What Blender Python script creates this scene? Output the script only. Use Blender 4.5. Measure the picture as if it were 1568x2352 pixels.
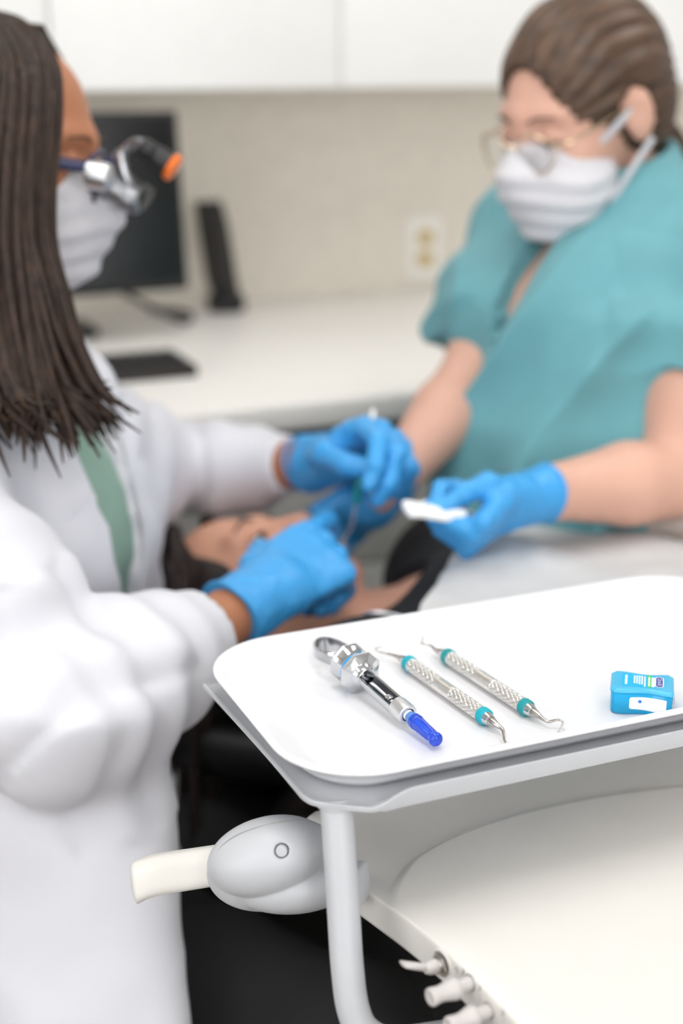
import bpy, bmesh, math, random
import numpy as np
from mathutils import Vector, Matrix

for _o in list(bpy.data.objects):
    bpy.data.objects.remove(_o)
random.seed(7)
RNG = np.random.default_rng(7)
scene = bpy.context.scene
COL = scene.collection

# ------------------------------------------------------------------ camera
YAW, PITCH, CAM_H, FPX = math.radians(23.0), math.radians(17.95), 1.35, 3322.0
cam_d = bpy.data.cameras.new('camera')
cam = bpy.data.objects.new('camera', cam_d)
COL.objects.link(cam)
cam.location = (0, 0, CAM_H)
cam.rotation_euler = (math.pi / 2 - PITCH, 0, -YAW)
cam_d.sensor_fit = 'VERTICAL'
cam_d.sensor_height = 36.0
cam_d.sensor_width = 24.0
cam_d.lens = FPX * 36.0 / 2352.0
cam_d.clip_start = 0.05
cam_d.dof.use_dof = True
cam_d.dof.focus_distance = 1.015
cam_d.dof.aperture_fstop = 2.4
scene.camera = cam

# ------------------------------------------------------------------ light, exposure
world = bpy.data.worlds.new('world')
scene.world = world
world.use_nodes = True
world.node_tree.nodes['Background'].inputs[0].default_value = (1.0, 0.98, 0.96, 1)
world.node_tree.nodes['Background'].inputs[1].default_value = 0.6
scene.view_settings.view_transform = 'Standard'
scene.view_settings.look = 'None'
scene.view_settings.exposure = 0.0
scene.view_settings.gamma = 1.0
scene.view_settings.use_curve_mapping = False
PANEL_POWER = 5.35
ADDED_GLOW_POWER = 2.75          # glow of the two windows added to light the scene

# ------------------------------------------------------------------ vectors of the room and viewing frame
def V3(*a): return np.array(a, float)
FW = V3(math.sin(YAW) * math.cos(PITCH), math.cos(YAW) * math.cos(PITCH), -math.sin(PITCH))
RT = V3(math.cos(YAW), -math.sin(YAW), 0)
UP = np.cross(RT, FW)
FWH = V3(math.sin(YAW), math.cos(YAW), 0)
ZV = V3(0, 0, 1)
CAMP = V3(0, 0, CAM_H)
def at(px, py, d):
    """a point of the place, read off the photograph at its own measured distance"""
    return CAMP + d * (FW + RT * (px - 784) / FPX - UP * (py - 1176) / FPX)
def nrm(v):
    v = np.asarray(v, float)
    return v / np.linalg.norm(v)
def frame(fwd, up):
    """columns: right, forward, up"""
    f = nrm(fwd); r = nrm(np.cross(f, up)); u = np.cross(r, f)
    return np.stack([r, f, u], 1)
def mat4(R, o):
    M = Matrix.Identity(4)
    for i in range(3):
        for j in range(3):
            M[i][j] = float(R[i, j])
        M[i][3] = float(o[i])
    return M

# ------------------------------------------------------------------ objects
def tag(o, label=None, cat=None, group=None, kind=None):
    if label: o['label'] = label
    if cat: o['category'] = cat
    if group: o['group'] = group
    if kind: o['kind'] = kind
    return o
def empty(name, loc=(0, 0, 0), rotz=0.0):
    o = bpy.data.objects.new(name, None)
    o.empty_display_size = 0.05
    COL.objects.link(o)
    o.location = [float(c) for c in loc]
    o.rotation_euler = (0, 0, rotz)
    return o
def link(name, me, mat=None, parent=None, M=None, smooth=True):
    """links a mesh; M places it in the world even when it has a parent"""
    o = bpy.data.objects.new(name, me)
    COL.objects.link(o)
    if mat is not None and not me.materials:
        me.materials.append(mat)
    if smooth:
        me.shade_smooth()
    if parent is not None:
        o.parent = parent
        pw = pmat(parent)
        o.matrix_parent_inverse = pw.inverted()
    if M is not None:
        o.matrix_basis = M
    return o
def pmat(o):
    m = Matrix.LocRotScale(o.location, o.rotation_euler, o.scale)
    if o.parent is not None:
        return pmat(o.parent) @ o.matrix_parent_inverse @ m
    return m
def mesh_from(verts, faces, name='m'):
    me = bpy.data.meshes.new(name)
    me.from_pydata([tuple(map(float, v)) for v in verts], [], [tuple(int(i) for i in f) for f in faces])
    me.update()
    return me
def sharp(o, deg=35):
    """hard edges stay hard under smooth shading"""
    me = o.data
    bm = bmesh.new(); bm.from_mesh(me)
    for e in bm.edges:
        e.smooth = not (len(e.link_faces) == 2 and e.calc_face_angle(0) > math.radians(deg))
    bm.to_mesh(me); bm.free()
    return o

class MB:
    """collects shapes into one mesh"""
    def __init__(s): s.v = []; s.f = []
    def add(s, v, f):
        n = len(s.v); s.v += [tuple(map(float, p)) for p in v]; s.f += [tuple(i + n for i in q) for q in f]; return s
    def loft(s, rings, cap=True, closed=True, loop=False):
        m = len(rings[0]); v = [p for r in rings for p in r]; f = []
        K = len(rings)
        for i in range(K if loop else K - 1):
            j = (i + 1) % K
            for k in range(m if closed else m - 1):
                l = (k + 1) % m
                f.append((i * m + k, i * m + l, j * m + l, j * m + k))
        if cap and not loop:
            f.append(tuple(range(m))[::-1]); f.append(tuple((K - 1) * m + k for k in range(m)))
        return s.add(v, f)
    def tube(s, path, r, n=16, cap=True, flat=None, ref=None):
        P = [np.asarray(p, float) for p in path]; K = len(P)
        R = r if hasattr(r, '__len__') else [r] * K
        T = [nrm(P[min(i + 1, K - 1)] - P[max(i - 1, 0)]) for i in range(K)]
        a = np.asarray(ref, float) if ref is not None else (ZV if abs(T[0][2]) < 0.9 else V3(1, 0, 0))
        a = nrm(a - T[0] * (a @ T[0])); rings = []
        for i in range(K):
            a = nrm(a - T[i] * (a @ T[i])); b = np.cross(T[i], a)
            fx = flat if flat else 1.0
            rings.append([P[i] + R[i] * (a * fx * math.cos(t) + b * math.sin(t)) for t in np.linspace(0, 2 * math.pi, n, endpoint=False)])
        return s.loft(rings, cap)
    def lathe(s, prof, n=32, o=(0, 0, 0), ax=(0, 0, 1), cap=True):
        ax = nrm(ax); o = np.asarray(o, float)
        a = nrm(np.cross(ax, V3(0, 0, 1) if abs(ax[2]) < 0.9 else V3(1, 0, 0))); b = np.cross(ax, a)
        rings = [[o + ax * h + r * (a * math.cos(t) + b * math.sin(t)) for t in np.linspace(0, 2 * math.pi, n, endpoint=False)] for r, h in prof]
        return s.loft(rings, cap)
    def box(s, lo, hi):
        x0, y0, z0 = lo; x1, y1, z1 = hi
        v = [(x0, y0, z0), (x1, y0, z0), (x1, y1, z0), (x0, y1, z0), (x0, y0, z1), (x1, y0, z1), (x1, y1, z1), (x0, y1, z1)]
        return s.add(v, [(0, 3, 2, 1), (4, 5, 6, 7), (0, 1, 5, 4), (1, 2, 6, 5), (2, 3, 7, 6), (3, 0, 4, 7)])
    def prism(s, outline, z0, z1):
        n = len(outline)
        v = [(x, y, z0) for x, y in outline] + [(x, y, z1) for x, y in outline]
        f = [tuple(range(n))[::-1], tuple(range(n, 2 * n))] + [(i, (i + 1) % n, n + (i + 1) % n, n + i) for i in range(n)]
        return s.add(v, f)
    def mesh(s, name='m', bevel=0, seg=2, fix=True):
        me = mesh_from(s.v, s.f, name)
        bm = bmesh.new(); bm.from_mesh(me)
        if fix: bmesh.ops.recalc_face_normals(bm, faces=bm.faces[:])
        if bevel:
            ed = [e for e in bm.edges if len(e.link_faces) == 2 and e.calc_face_angle(0) > math.radians(30)]
            bmesh.ops.bevel(bm, geom=ed, offset=bevel, segments=seg, profile=0.5, affect='EDGES', clamp_overlap=True)
        bm.to_mesh(me); bm.free()
        return me
    def build(s, name, mat, parent=None, bevel=0, seg=2, M=None, deg=35, smooth=True):
        o = link(name, s.mesh(name, bevel, seg), mat, parent, M, smooth)
        if smooth: sharp(o, deg)
        return o
def rrect(x0, x1, y0, y1, r, n=8):
    out = []
    for cx, cy, a0 in ((x1 - r, y1 - r, 0), (x0 + r, y1 - r, 90), (x0 + r, y0 + r, 180), (x1 - r, y0 + r, 270)):
        for k in range(n + 1):
            a = math.radians(a0 + 90 * k / n)
            out.append((cx + r * math.cos(a), cy + r * math.sin(a)))
    return out
def spline(pts, n=8):
    """Catmull-Rom through points (any dimension)"""
    P = [np.asarray(p, float) for p in pts]; P = [2 * P[0] - P[1]] + P + [2 * P[-1] - P[-2]]; out = []
    for i in range(1, len(P) - 2):
        for k in range(n):
            t = k / n; a, b, c, d = P[i - 1:i + 3]
            out.append(0.5 * (2 * b + (c - a) * t + (2 * a - 5 * b + 4 * c - d) * t * t + (3 * b - a - 3 * c + d) * t ** 3))
    out.append(P[-2]); return out

# ------------------------------------------------------------------ materials
def lin(c):
    c = c / 255.0
    return c / 12.92 if c <= 0.04045 else ((c + 0.055) / 1.055) ** 2.4
def rgb(r, g, b): return (lin(r), lin(g), lin(b), 1)
MATS = {}
def mat(name, col, rough=0.5, metal=0.0, var=0.04, scale=30.0, bump=0.0, bscale=200.0, spec=0.5, stretch=None, trans=0.0, sss=0.0, emit=None, coat=0.0, sheen=0.0, alpha=None):
    if name in MATS: return MATS[name]
    m = bpy.data.materials.new(name); m.use_nodes = True
    nt = m.node_tree; b = nt.nodes['Principled BSDF']
    tc = nt.nodes.new('ShaderNodeTexCoord'); mp = nt.nodes.new('ShaderNodeMapping')
    nt.links.new(tc.outputs['Object'], mp.inputs['Vector'])
    if stretch: mp.inputs['Scale'].default_value = stretch
    nz = nt.nodes.new('ShaderNodeTexNoise'); nz.inputs['Scale'].default_value = scale; nz.inputs['Detail'].default_value = 4
    nt.links.new(mp.outputs['Vector'], nz.inputs['Vector'])
    rp = nt.nodes.new('ShaderNodeValToRGB')
    rp.color_ramp.elements[0].position = 0.3; rp.color_ramp.elements[1].position = 0.7
    rp.color_ramp.elements[0].color = tuple(max(0, c * (1 - var)) for c in col[:3]) + (1,)
    rp.color_ramp.elements[1].color = tuple(min(1, c * (1 + var)) for c in col[:3]) + (1,)
    nt.links.new(nz.outputs['Fac'], rp.inputs['Fac']); nt.links.new(rp.outputs['Color'], b.inputs['Base Color'])
    b.inputs['Roughness'].default_value = rough; b.inputs['Metallic'].default_value = metal
    b.inputs['Specular IOR Level'].default_value = spec
    if trans: b.inputs['Transmission Weight'].default_value = trans
    if sss:
        b.inputs['Subsurface Weight'].default_value = sss
        b.inputs['Subsurface Radius'].default_value = (0.012, 0.005, 0.003)
        b.inputs['Subsurface Scale'].default_value = 0.6
    if coat: b.inputs['Coat Weight'].default_value = coat
    if sheen: b.inputs['Sheen Weight'].default_value = sheen
    if alpha is not None: b.inputs['Alpha'].default_value = alpha
    if emit:
        b.inputs['Emission Color'].default_value = emit[0]; b.inputs['Emission Strength'].default_value = emit[1]
    if bump:
        n2 = nt.nodes.new('ShaderNodeTexNoise'); n2.inputs['Scale'].default_value = bscale; n2.inputs['Detail'].default_value = 3
        nt.links.new(mp.outputs['Vector'], n2.inputs['Vector'])
        bp = nt.nodes.new('ShaderNodeBump'); bp.inputs['Strength'].default_value = bump; bp.inputs['Distance'].default_value = 0.002
        nt.links.new(n2.outputs['Fac'], bp.inputs['Height']); nt.links.new(bp.outputs['Normal'], b.inputs['Normal'])
    MATS[name] = m
    return m
M_wall = mat('wall_paint', rgb(233, 226, 213), 0.8, bump=0.05)
M_white = mat('white_wall_paint', rgb(240, 240, 240), 0.85, var=0.01, bump=0.05)
M_cab = mat('cabinet_laminate', rgb(244, 243, 241), 0.35, var=0.01)
M_ctop = mat('countertop_laminate', rgb(242, 239, 234), 0.4, var=0.02, scale=90)
M_lower = mat('base_cabinet_laminate', rgb(206, 203, 198), 0.45, var=0.02)
M_dkgreen = mat('dark_green_trim', rgb(24, 46, 44), 0.5)
M_floor = mat('vinyl_floor', rgb(128, 120, 112), 0.5, var=0.15, scale=14)
M_ceil = mat('ceiling_tile', rgb(236, 235, 232), 0.9, bump=0.2)
M_lamp = mat('light_diffuser', (0.9, 0.9, 0.9, 1), 0.6, emit=((1.0, 0.995, 0.99, 1), PANEL_POWER))
M_winglow = mat('added_window_glow', (0.9, 0.9, 0.9, 1), 0.5, emit=((0.97, 0.985, 1.0, 1), ADDED_GLOW_POWER))  # emission for the added windows
M_black = mat('black_plastic', rgb(22, 22, 23), 0.4, var=0.1)
M_screen = mat('black_screen', rgb(14, 15, 16), 0.25, var=0.02)
M_keys = mat('keyboard_plastic', rgb(40, 36, 34), 0.55)
M_ivory = mat('ivory_plastic', rgb(246, 243, 236), 0.4)
M_outlet = mat('almond_outlet', rgb(206, 180, 112), 0.45)
M_tray = mat('white_tray_plastic', rgb(235, 235, 238), 0.28, var=0.005, bump=0.03, bscale=500)
M_holder = mat('pale_grey_powder_coat', rgb(192, 194, 198), 0.38, var=0.01)
M_shell = mat('off_white_shell', rgb(224, 221, 215), 0.34, var=0.01, bump=0.02, bscale=600)
M_knob = mat('grey_knob_plastic', rgb(200, 195, 192), 0.4, var=0.02)
M_chrome = mat('polished_chrome', (0.64, 0.65, 0.67, 1), 0.09, 1.0, var=0.01)
M_steel = mat('brushed_steel', (0.86, 0.84, 0.81, 1), 0.3, 1.0, var=0.06, scale=300, bump=0.06, bscale=900)
M_darkmetal = mat('dark_metal_and_bore_shade', (0.34, 0.35, 0.37, 1), 0.35, 1.0)  # real dark metal on the loupes; inside the syringe it paints shade
M_satin = mat('satin_aluminium', (0.75, 0.76, 0.78, 1), 0.35, 1.0, var=0.03)
M_tip = mat('darkened_tip_steel', (0.50, 0.47, 0.44, 1), 0.2, 1.0, var=0.1, scale=200)  # darker than the handle steel, to paint dark reflections on the tips
M_ring = mat('darkened_ring_chrome', (0.46, 0.465, 0.48, 1), 0.14, 1.0, var=0.05)  # darker copy of the chrome; grey reflection painted into its colour
M_nickel = mat('nickel_nut', (0.55, 0.53, 0.49, 1), 0.25, 1.0)
M_teal = mat('teal_ring_plastic', rgb(16, 172, 190), 0.4)
M_tealdk = mat('deep_teal_ring_plastic', rgb(18, 150, 156), 0.4)
M_bluering = mat('sky_blue_ring', rgb(0, 160, 235), 0.35)
M_bluecap = mat('blue_cap_plastic', rgb(46, 104, 250), 0.14, trans=0.55, spec=0.6)
M_bluehub = mat('pale_blue_hub', rgb(110, 165, 240), 0.3, trans=0.4)
M_whitepl = mat('white_hub_plastic', rgb(240, 240, 242), 0.35)
M_floss = mat('aqua_blue_plastic', rgb(0, 190, 250), 0.2, trans=0.35, spec=0.5)
M_flosslid = mat('aqua_blue_lid_plastic', rgb(86, 206, 250), 0.25, trans=0.3)
M_label = mat('label_print_cyan', rgb(0, 178, 242), 0.4)
M_lblwhite = mat('label_print_white', rgb(245, 248, 250), 0.5)
M_lblgreen = mat('label_print_green', rgb(90, 200, 60), 0.5)
M_lblnavy = mat('label_print_navy', rgb(44, 50, 160), 0.45)
M_dot = mat('blue_dot', rgb(40, 130, 225), 0.4)
M_ink = mat('dark_print_ink', rgb(60, 58, 58), 0.6)
M_engr = mat('engraving_ink', rgb(120, 100, 84), 0.5)
M_gauze = mat('white_gauze', rgb(248, 248, 248), 0.9, bump=0.3, bscale=900)
M_leather = mat('black_leather', rgb(24, 22, 22), 0.38, var=0.15, bump=0.15, bscale=350)
M_beige = mat('beige_chair_plastic', rgb(196, 182, 172), 0.4)
M_grey = mat('grey_base_plastic', rgb(150, 148, 146), 0.45)
M_bib = mat('grey_paper_bib', rgb(200, 200, 200), 0.85, bump=0.1, bscale=300)

# ------------------------------------------------------------------ the room
WALL_Y, CTR_Z, CTR_F = 2.5, 0.904, 1.715
X0, X1, YF, ZC = -2.2, 3.4, -2.2, 2.62
def struct(name, mb, m, parent=None, bevel=0):
    return tag(mb.build(name, m, parent, bevel), kind='structure')
struct('floor', MB().box((X0, YF, -0.05), (X1, WALL_Y, 0)), M_floor)
struct('wall_back', MB().box((X0, WALL_Y, 0), (X1, WALL_Y + 0.1, ZC)), M_wall)
struct('wall_left', MB().box((X0 - 0.1, YF, 0), (X0, WALL_Y + 0.1, ZC)), M_white)
struct('wall_right', MB().box((X1, YF, 0), (X1 + 0.1, WALL_Y + 0.1, ZC)), M_white)
struct('wall_front', MB().box((X0, YF - 0.1, 0), (X1, YF, ZC)), M_white)
struct('ceiling', MB().box((X0 - 0.1, YF - 0.1, ZC), (X1 + 0.1, WALL_Y + 0.1, ZC + 0.05)), M_ceil)
_names = ['over the lying patient', 'left of the delivery tray near the added side window', 'beside the person in teal scrubs', 'behind the delivery unit near the added front window']
for k, (lx, ly) in enumerate([(0.35, 1.1), (-1.0, -0.1), (1.75, 1.15), (0.5, -1.3)]):
    t = empty('ceiling_light', (lx, ly, ZC))
    tag(t, 'recessed oblong ceiling light panel ' + _names[k], 'ceiling light', 'recessed ceiling lights')
    fr = MB()
    for a, b, c, d in ((-0.33, -0.63, 0.33, -0.6), (-0.33, 0.6, 0.33, 0.63), (-0.33, -0.6, -0.3, 0.6), (0.3, -0.6, 0.33, 0.6)):
        fr.box((lx + a, ly + b, ZC - 0.02), (lx + c, ly + d, ZC + 0.0))
    fr.build('frame', M_cab, t)
    MB().box((lx - 0.3, ly - 0.6, ZC - 0.012), (lx + 0.3, ly + 0.6, ZC - 0.002)).build('diffuser', M_lamp, t)
# unseen glowing window, added behind the viewer for light from the front
wn = empty('added_window_1', (0.6, YF, 0.9)); tag(wn, kind='structure')
fr = MB()
for a, b, c, d in ((-0.9, 0.85, 2.1, 0.9), (-0.9, 2.3, 2.1, 2.35), (-0.9, 0.9, -0.85, 2.3), (2.05, 0.9, 2.1, 2.3), (0.575, 0.9, 0.625, 2.3)):
    fr.box((a, YF, b), (c, YF + 0.04, d))
fr.build('added_window_frame', M_cab, wn)
for a, b in ((-0.85, 0.575), (0.625, 2.05)): MB().box((a, YF + 0.004, 0.9), (b, YF + 0.012, 2.3)).build('glow_pane', M_winglow, wn)
# second unseen window, added on the left for low light under the tray
wn = empty('added_window_2', (X0, -0.4, 0.9)); tag(wn, kind='structure')
fr = MB()
for a, b, c, d in ((-1.6, 0.85, 0.9, 0.9), (-1.6, 2.3, 0.9, 2.35), (-1.6, 0.9, -1.55, 2.3), (0.85, 0.9, 0.9, 2.3), (-0.375, 0.9, -0.325, 2.3)):
    fr.box((X0, a, b), (X0 + 0.04, c, d))
fr.build('added_window_frame', M_cab, wn)
for a, b in ((-1.55, -0.375), (-0.325, 0.85)): MB().box((X0 + 0.004, a, 0.9), (X0 + 0.012, b, 2.3)).build('glow_pane', M_winglow, wn)
# upper cabinets: doors meet at the seams the photograph shows
seams = [-0.90, -0.442, 0.016, 0.474, 0.932, 1.39, 1.848, 2.306]
_lab = ['far left wall cabinet with one white slab door', 'second white wall cabinet from the left end', 'white wall cabinet left of the person in the white coat', 'white wall cabinet above the monitor', 'white wall cabinet above the bare wall and outlet', 'white wall cabinet behind the head of the person in teal', 'last white wall cabinet at the right end']
for k in range(7):
    a, b = seams[k], seams[k + 1]
    t = empty('wall_cabinet', ((a + b) / 2, 2.35, 1.283)); tag(t, _lab[k], 'cabinet', 'white wall cabinets over the counter')
    MB().box((a, 2.22, 1.283), (b, WALL_Y, 2.05)).build('body', M_cab, t)
    MB().box((a + 0.0015, 2.2, 1.283), (b - 0.0015, 2.219, 2.05)).build('door', M_cab, t, 0.0015)
# counter and base cabinets
ct = MB().box((-1.4, CTR_F, CTR_Z - 0.038), (2.6, WALL_Y, CTR_Z)).build('countertop', M_ctop, None, 0.006, 3)
tag(ct, 'long white laminate countertop running under the wall cabinets', 'countertop')
tr = MB().box((-1.4, CTR_F + 0.03, CTR_Z - 0.085), (2.6, WALL_Y, CTR_Z - 0.038)).build('counter_rail', M_dkgreen, None)
tag(tr, 'dark green recessed rail under the white countertop edge', 'rail')
for k in range(8):
    a = -1.4 + 0.5 * k
    t = empty('base_cabinet', (a + 0.25, 2.1, 0.1))
    tag(t, ['light grey base cabinet at the left end of the counter', 'second light grey base cabinet from the left', 'third light grey base cabinet from the left', 'light grey base cabinet behind the person in the white coat', 'light grey base cabinet behind the patient', 'light grey base cabinet behind the person in teal', 'seventh light grey base cabinet from the left', 'light grey base cabinet at the right end of the counter'][k], 'cabinet', 'base cabinets under the counter')
    MB().box((a, CTR_F + 0.06, 0.1), (a + 0.5, WALL_Y, CTR_Z - 0.085)).build('body', M_lower, t)
    dr = MB().box((a + 0.002, CTR_F + 0.04, CTR_Z - 0.25), (a + 0.498, CTR_F + 0.059, CTR_Z - 0.088)).build('drawer', M_lower, t, 0.002)
    MB().tube([(a + 0.19, CTR_F + 0.042, CTR_Z - 0.17), (a + 0.19, CTR_F + 0.015, CTR_Z - 0.17), (a + 0.31, CTR_F + 0.015, CTR_Z - 0.17), (a + 0.31, CTR_F + 0.042, CTR_Z - 0.17)], 0.005, 8).build('handle', M_satin, dr)
    do = MB().box((a + 0.002, CTR_F + 0.04, 0.12), (a + 0.498, CTR_F + 0.059, CTR_Z - 0.254)).build('door', M_lower, t, 0.002)
    MB().tube([(a + 0.45, CTR_F + 0.042, 0.45), (a + 0.45, CTR_F + 0.015, 0.45), (a + 0.45, CTR_F + 0.015, 0.57), (a + 0.45, CTR_F + 0.042, 0.57)], 0.005, 8).build('handle', M_satin, do)
    MB().box((a, CTR_F + 0.1, 0), (a + 0.5, CTR_F + 0.12, 0.1)).build('toe_kick', M_black, t)
# wall outlet
ox, oz = 1.232, 0.979
t = empty('wall_outlet', (ox, WALL_Y, oz)); tag(t, 'almond duplex electrical outlet in an ivory plate on the beige wall', 'outlet')
MB().prism(rrect(-0.037, 0.037, -0.06, 0.06, 0.005), 0, 0.006).build('plate', M_ivory, t, 0.002, M=Matrix.Translation((ox, WALL_Y, oz)) @ Matrix.Rotation(math.pi / 2, 4, 'X'))
for s in (-1, 1):
    q = MB().prism(rrect(-0.0165, 0.0165, -0.014, 0.014, 0.01), 0.004, 0.009).build('receptacle', M_outlet, t, 0.001, M=Matrix.Translation((ox, WALL_Y, oz + s * 0.0205)) @ Matrix.Rotation(math.pi / 2, 4, 'X'))
    sl = MB()
    sl.box((ox - 0.007, WALL_Y - 0.0093, oz + s * 0.0205), (ox - 0.0055, WALL_Y - 0.0088, oz + s * 0.0205 + 0.008)); sl.box((ox + 0.0055, WALL_Y - 0.0093, oz + s * 0.0205), (ox + 0.007, WALL_Y - 0.0088, oz + s * 0.0205 + 0.007))
    sl.build('slots', M_ink, q)

# ------------------------------------------------------------------ computer on the counter
def monitor():
    t = empty('computer_monitor', (0.46, 2.29, CTR_Z)); tag(t, 'black flat computer monitor standing on the counter behind the person in the white coat', 'monitor')
    M = Matrix.Translation((0.50, 2.2, 1.12)) @ Matrix.Rotation(math.radians(3), 4, 'Z') @ Matrix.Rotation(math.radians(-6), 4, 'X')
    MB().prism(rrect(-0.165, 0.165, -0.138, 0.132, 0.006), -0.012, 0.012).build('bezel', M_black, t, 0.002, M=M @ Matrix.Rotation(math.pi / 2, 4, 'X'))
    MB().prism(rrect(-0.156, 0.156, -0.122, 0.123, 0.002), 0.0122, 0.0132).build('screen', M_screen, t, M=M @ Matrix.Rotation(math.pi / 2, 4, 'X'))
    MB().tube([(0.46, 2.235, 1.06), (0.46, 2.29, 0.99), (0.46, 2.29, CTR_Z + 0.012)], [0.022, 0.02, 0.02], 12, flat=0.6).build('neck', M_black, t)
    MB().prism(rrect(0.38, 0.54, 2.24, 2.38, 0.03), CTR_Z, CTR_Z + 0.012).build('foot', M_black, t, 0.003)
monitor()
cb = MB().tube(spline([(0.54, 2.28, 1.02), (0.60, 2.34, 0.96), (0.69, 2.31, CTR_Z + 0.006), (0.72, 2.37, CTR_Z + 0.006), (0.67, 2.43, CTR_Z + 0.006)], 8), 0.005, 8).build('monitor_cable', M_black)
tag(cb, 'dark cable looping on the counter below the monitor', 'cable')
t = empty('desktop_speaker', (0.795, 2.40, CTR_Z)); tag(t, 'slim black desktop speaker standing right of the monitor', 'speaker')
Ms = Matrix.Translation((0.79, 2.40, CTR_Z)) @ Matrix.Rotation(math.radians(12), 4, 'Z') @ Matrix.Rotation(math.radians(-5), 4, 'X')
MB().loft([[(x * s + dx, y * s, z) for x, y in rrect(-0.019, 0.019, -0.026, 0.026, 0.009, 5)] for s, z, dx in ((0.9, 0.026, 0.01), (1.0, 0.06, 0.004), (1.0, 0.15, -0.006), (0.9, 0.19, -0.012))]).build('cabinet', M_black, t, 0.002, M=Ms)
MB().loft([[(x * s + dx, -0.0335 * s + 0.002, z) for x in ()] or [(x * s * 0.8 + dx, y, z) for x, y in ((-0.018, -0.030), (0.018, -0.030), (0.018, -0.025), (-0.018, -0.025))] for s, z, dx in ((0.9, 0.03, 0.01), (1.0, 0.06, 0.004), (1.0, 0.15, -0.006), (0.9, 0.18, -0.012))]).build('grille', M_keys, t, M=Ms)
MB().prism(rrect(0.768, 0.832, 2.37, 2.434, 0.028), CTR_Z, CTR_Z + 0.028).build('foot', M_black, t, 0.004)
t = empty('keyboard', (0.395, 1.975, CTR_Z)); tag(t, 'black computer keyboard lying on the counter in front of the monitor', 'keyboard')
kM = Matrix.Translation((0.395, 1.975, CTR_Z)) @ Matrix.Rotation(math.radians(0), 4, 'Z')
MB().prism(rrect(-0.2, 0.2, -0.062, 0.062, 0.008), 0, 0.016).build('case', M_keys, t, 0.003, M=kM)
_km = MB().prism(rrect(-0.0078, 0.0078, -0.0078, 0.0078, 0.002, 2), 0.016, 0.0205).mesh('key', 0.001, 1)
for r in range(5):
    for c in range(20):
        link('key', _km, M_black, t, kM @ Matrix.Translation((-0.182 + c * 0.0192, -0.045 + r * 0.0215, 0)))

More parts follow.
